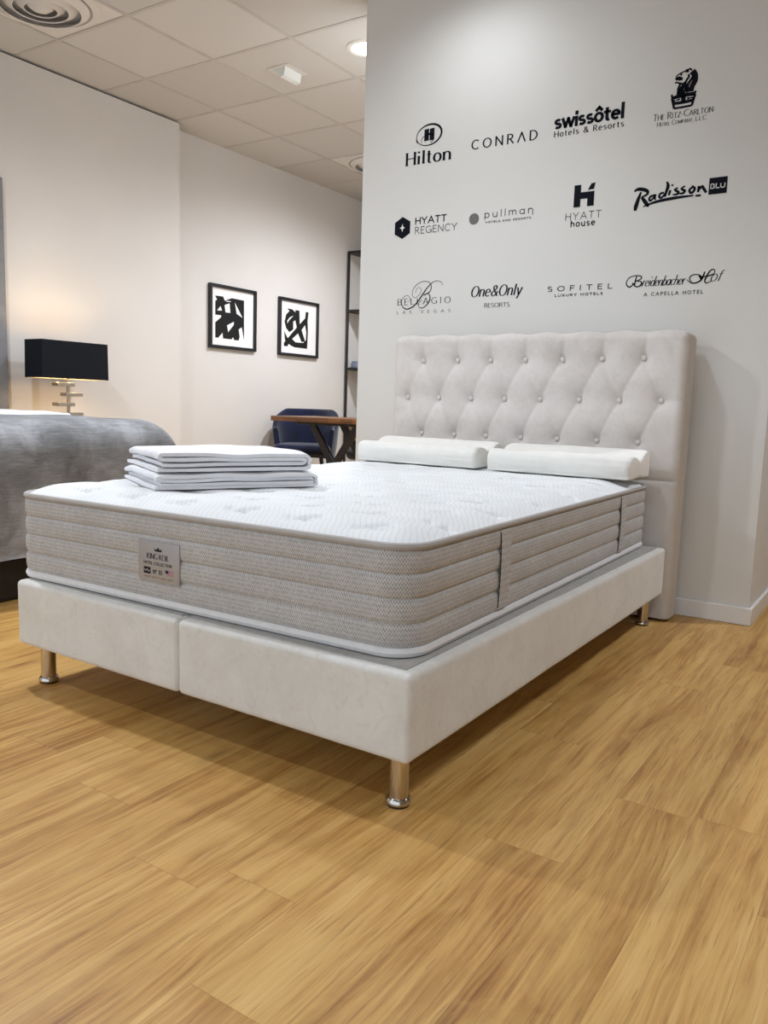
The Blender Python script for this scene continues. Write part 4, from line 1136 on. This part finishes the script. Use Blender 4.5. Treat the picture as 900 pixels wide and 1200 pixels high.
c2 = copy_tree(c1); c2.location = (-2.96, 4.40, 0); c2.rotation_euler = (0, 0, radians(-20)); c2['label'] = 'navy velvet chair mostly hidden by the logo wall, only its seat showing'

# ------------------------------------------------------------------ ceiling fittings
def vent(cx, cy, label):
    t = thing('ceiling_vent', (cx, cy, CEIL), label, 'vent', 'round ceiling vents')
    b = nb(); box(b, cx-.295, cx+.295, cy-.305, cy+.305, CEIL-.003, CEIL-.0005, .001, 1); lathe(b, [(.302, 0), (.300, -.007), (.265, -.010), (.262, -.002)], (cx, cy, CEIL), 56)
    obj('plate', b, M['vent'], t)
    b = nb(); lathe(b, [(0, -.0035), (.262, -.0035)], (cx, cy, CEIL), 56); obj('throat', b, M['vdark'], t)  # flat disc, greyed to paint the shade between the rings
    for r0, r1 in ((.205, .250), (.140, .188), (.082, .125)):
        b = nb(); lathe(b, [(r0, -.034), (r0+.004, -.038), (r1, -.010), (r1-.004, -.006)], (cx, cy, CEIL), 56, closed=True); obj('ring', b, M['vent'], t)
    b = nb(); lathe(b, [(0, -.036), (.045, -.034), (.066, -.018), (.062, -.008), (0, -.008)], (cx, cy, CEIL), 40); obj('centre_disc', b, M['vent'], t)
vent(-3.335, 1.447, 'round white ceiling vent with concentric rings, at the top left corner')
vent(-3.335, 4.72, 'round white ceiling vent half hidden by the logo wall, above the shelf unit')
def downlight(cx, cy, label):
    t = thing('downlight', (cx, cy, CEIL), label, 'ceiling light')
    b = nb(); lathe(b, [(.118, 0), (.116, -.006), (.098, -.010), (.082, -.004), (.080, -.002)], (cx, cy, CEIL), 44); obj('trim_ring', b, M['vent'], t)
    b = nb(); lathe(b, [(.081, -.003), (.075, -.009), (.05, -.016), (0, -.020)], (cx, cy, CEIL), 36); tag(obj('lens', b, M['lens'], t), 'glowing lens')
downlight(-2.11, 2.755, 'round lit downlight at the end of the logo wall')
t = thing('emergency_light', (-2.745, 2.785, CEIL), 'small white rectangular emergency light fitting in the middle of a ceiling tile', 'ceiling light')
b = nb(); box(b, -2.835, -2.655, 2.69, 2.88, CEIL-.006, CEIL-.0005, .002, 1); obj('plate', b, M['vent'], t)
b = nb()
P = [(-2.80, 0), (-2.69, 0), (-2.70, -.05), (-2.73, -.058)]
A = [b.bm.verts.new((x, 2.705, CEIL-.006+z)) for x, z in P]; B = [b.bm.verts.new((x, 2.865, CEIL-.006+z)) for x, z in P]
b.bm.faces.new(A); b.bm.faces.new(B[::-1])
for k in range(4): b.bm.faces.new((A[k], A[(k+1) % 4], B[(k+1) % 4], B[k]))
obj('cover', b, M['diff'], t)
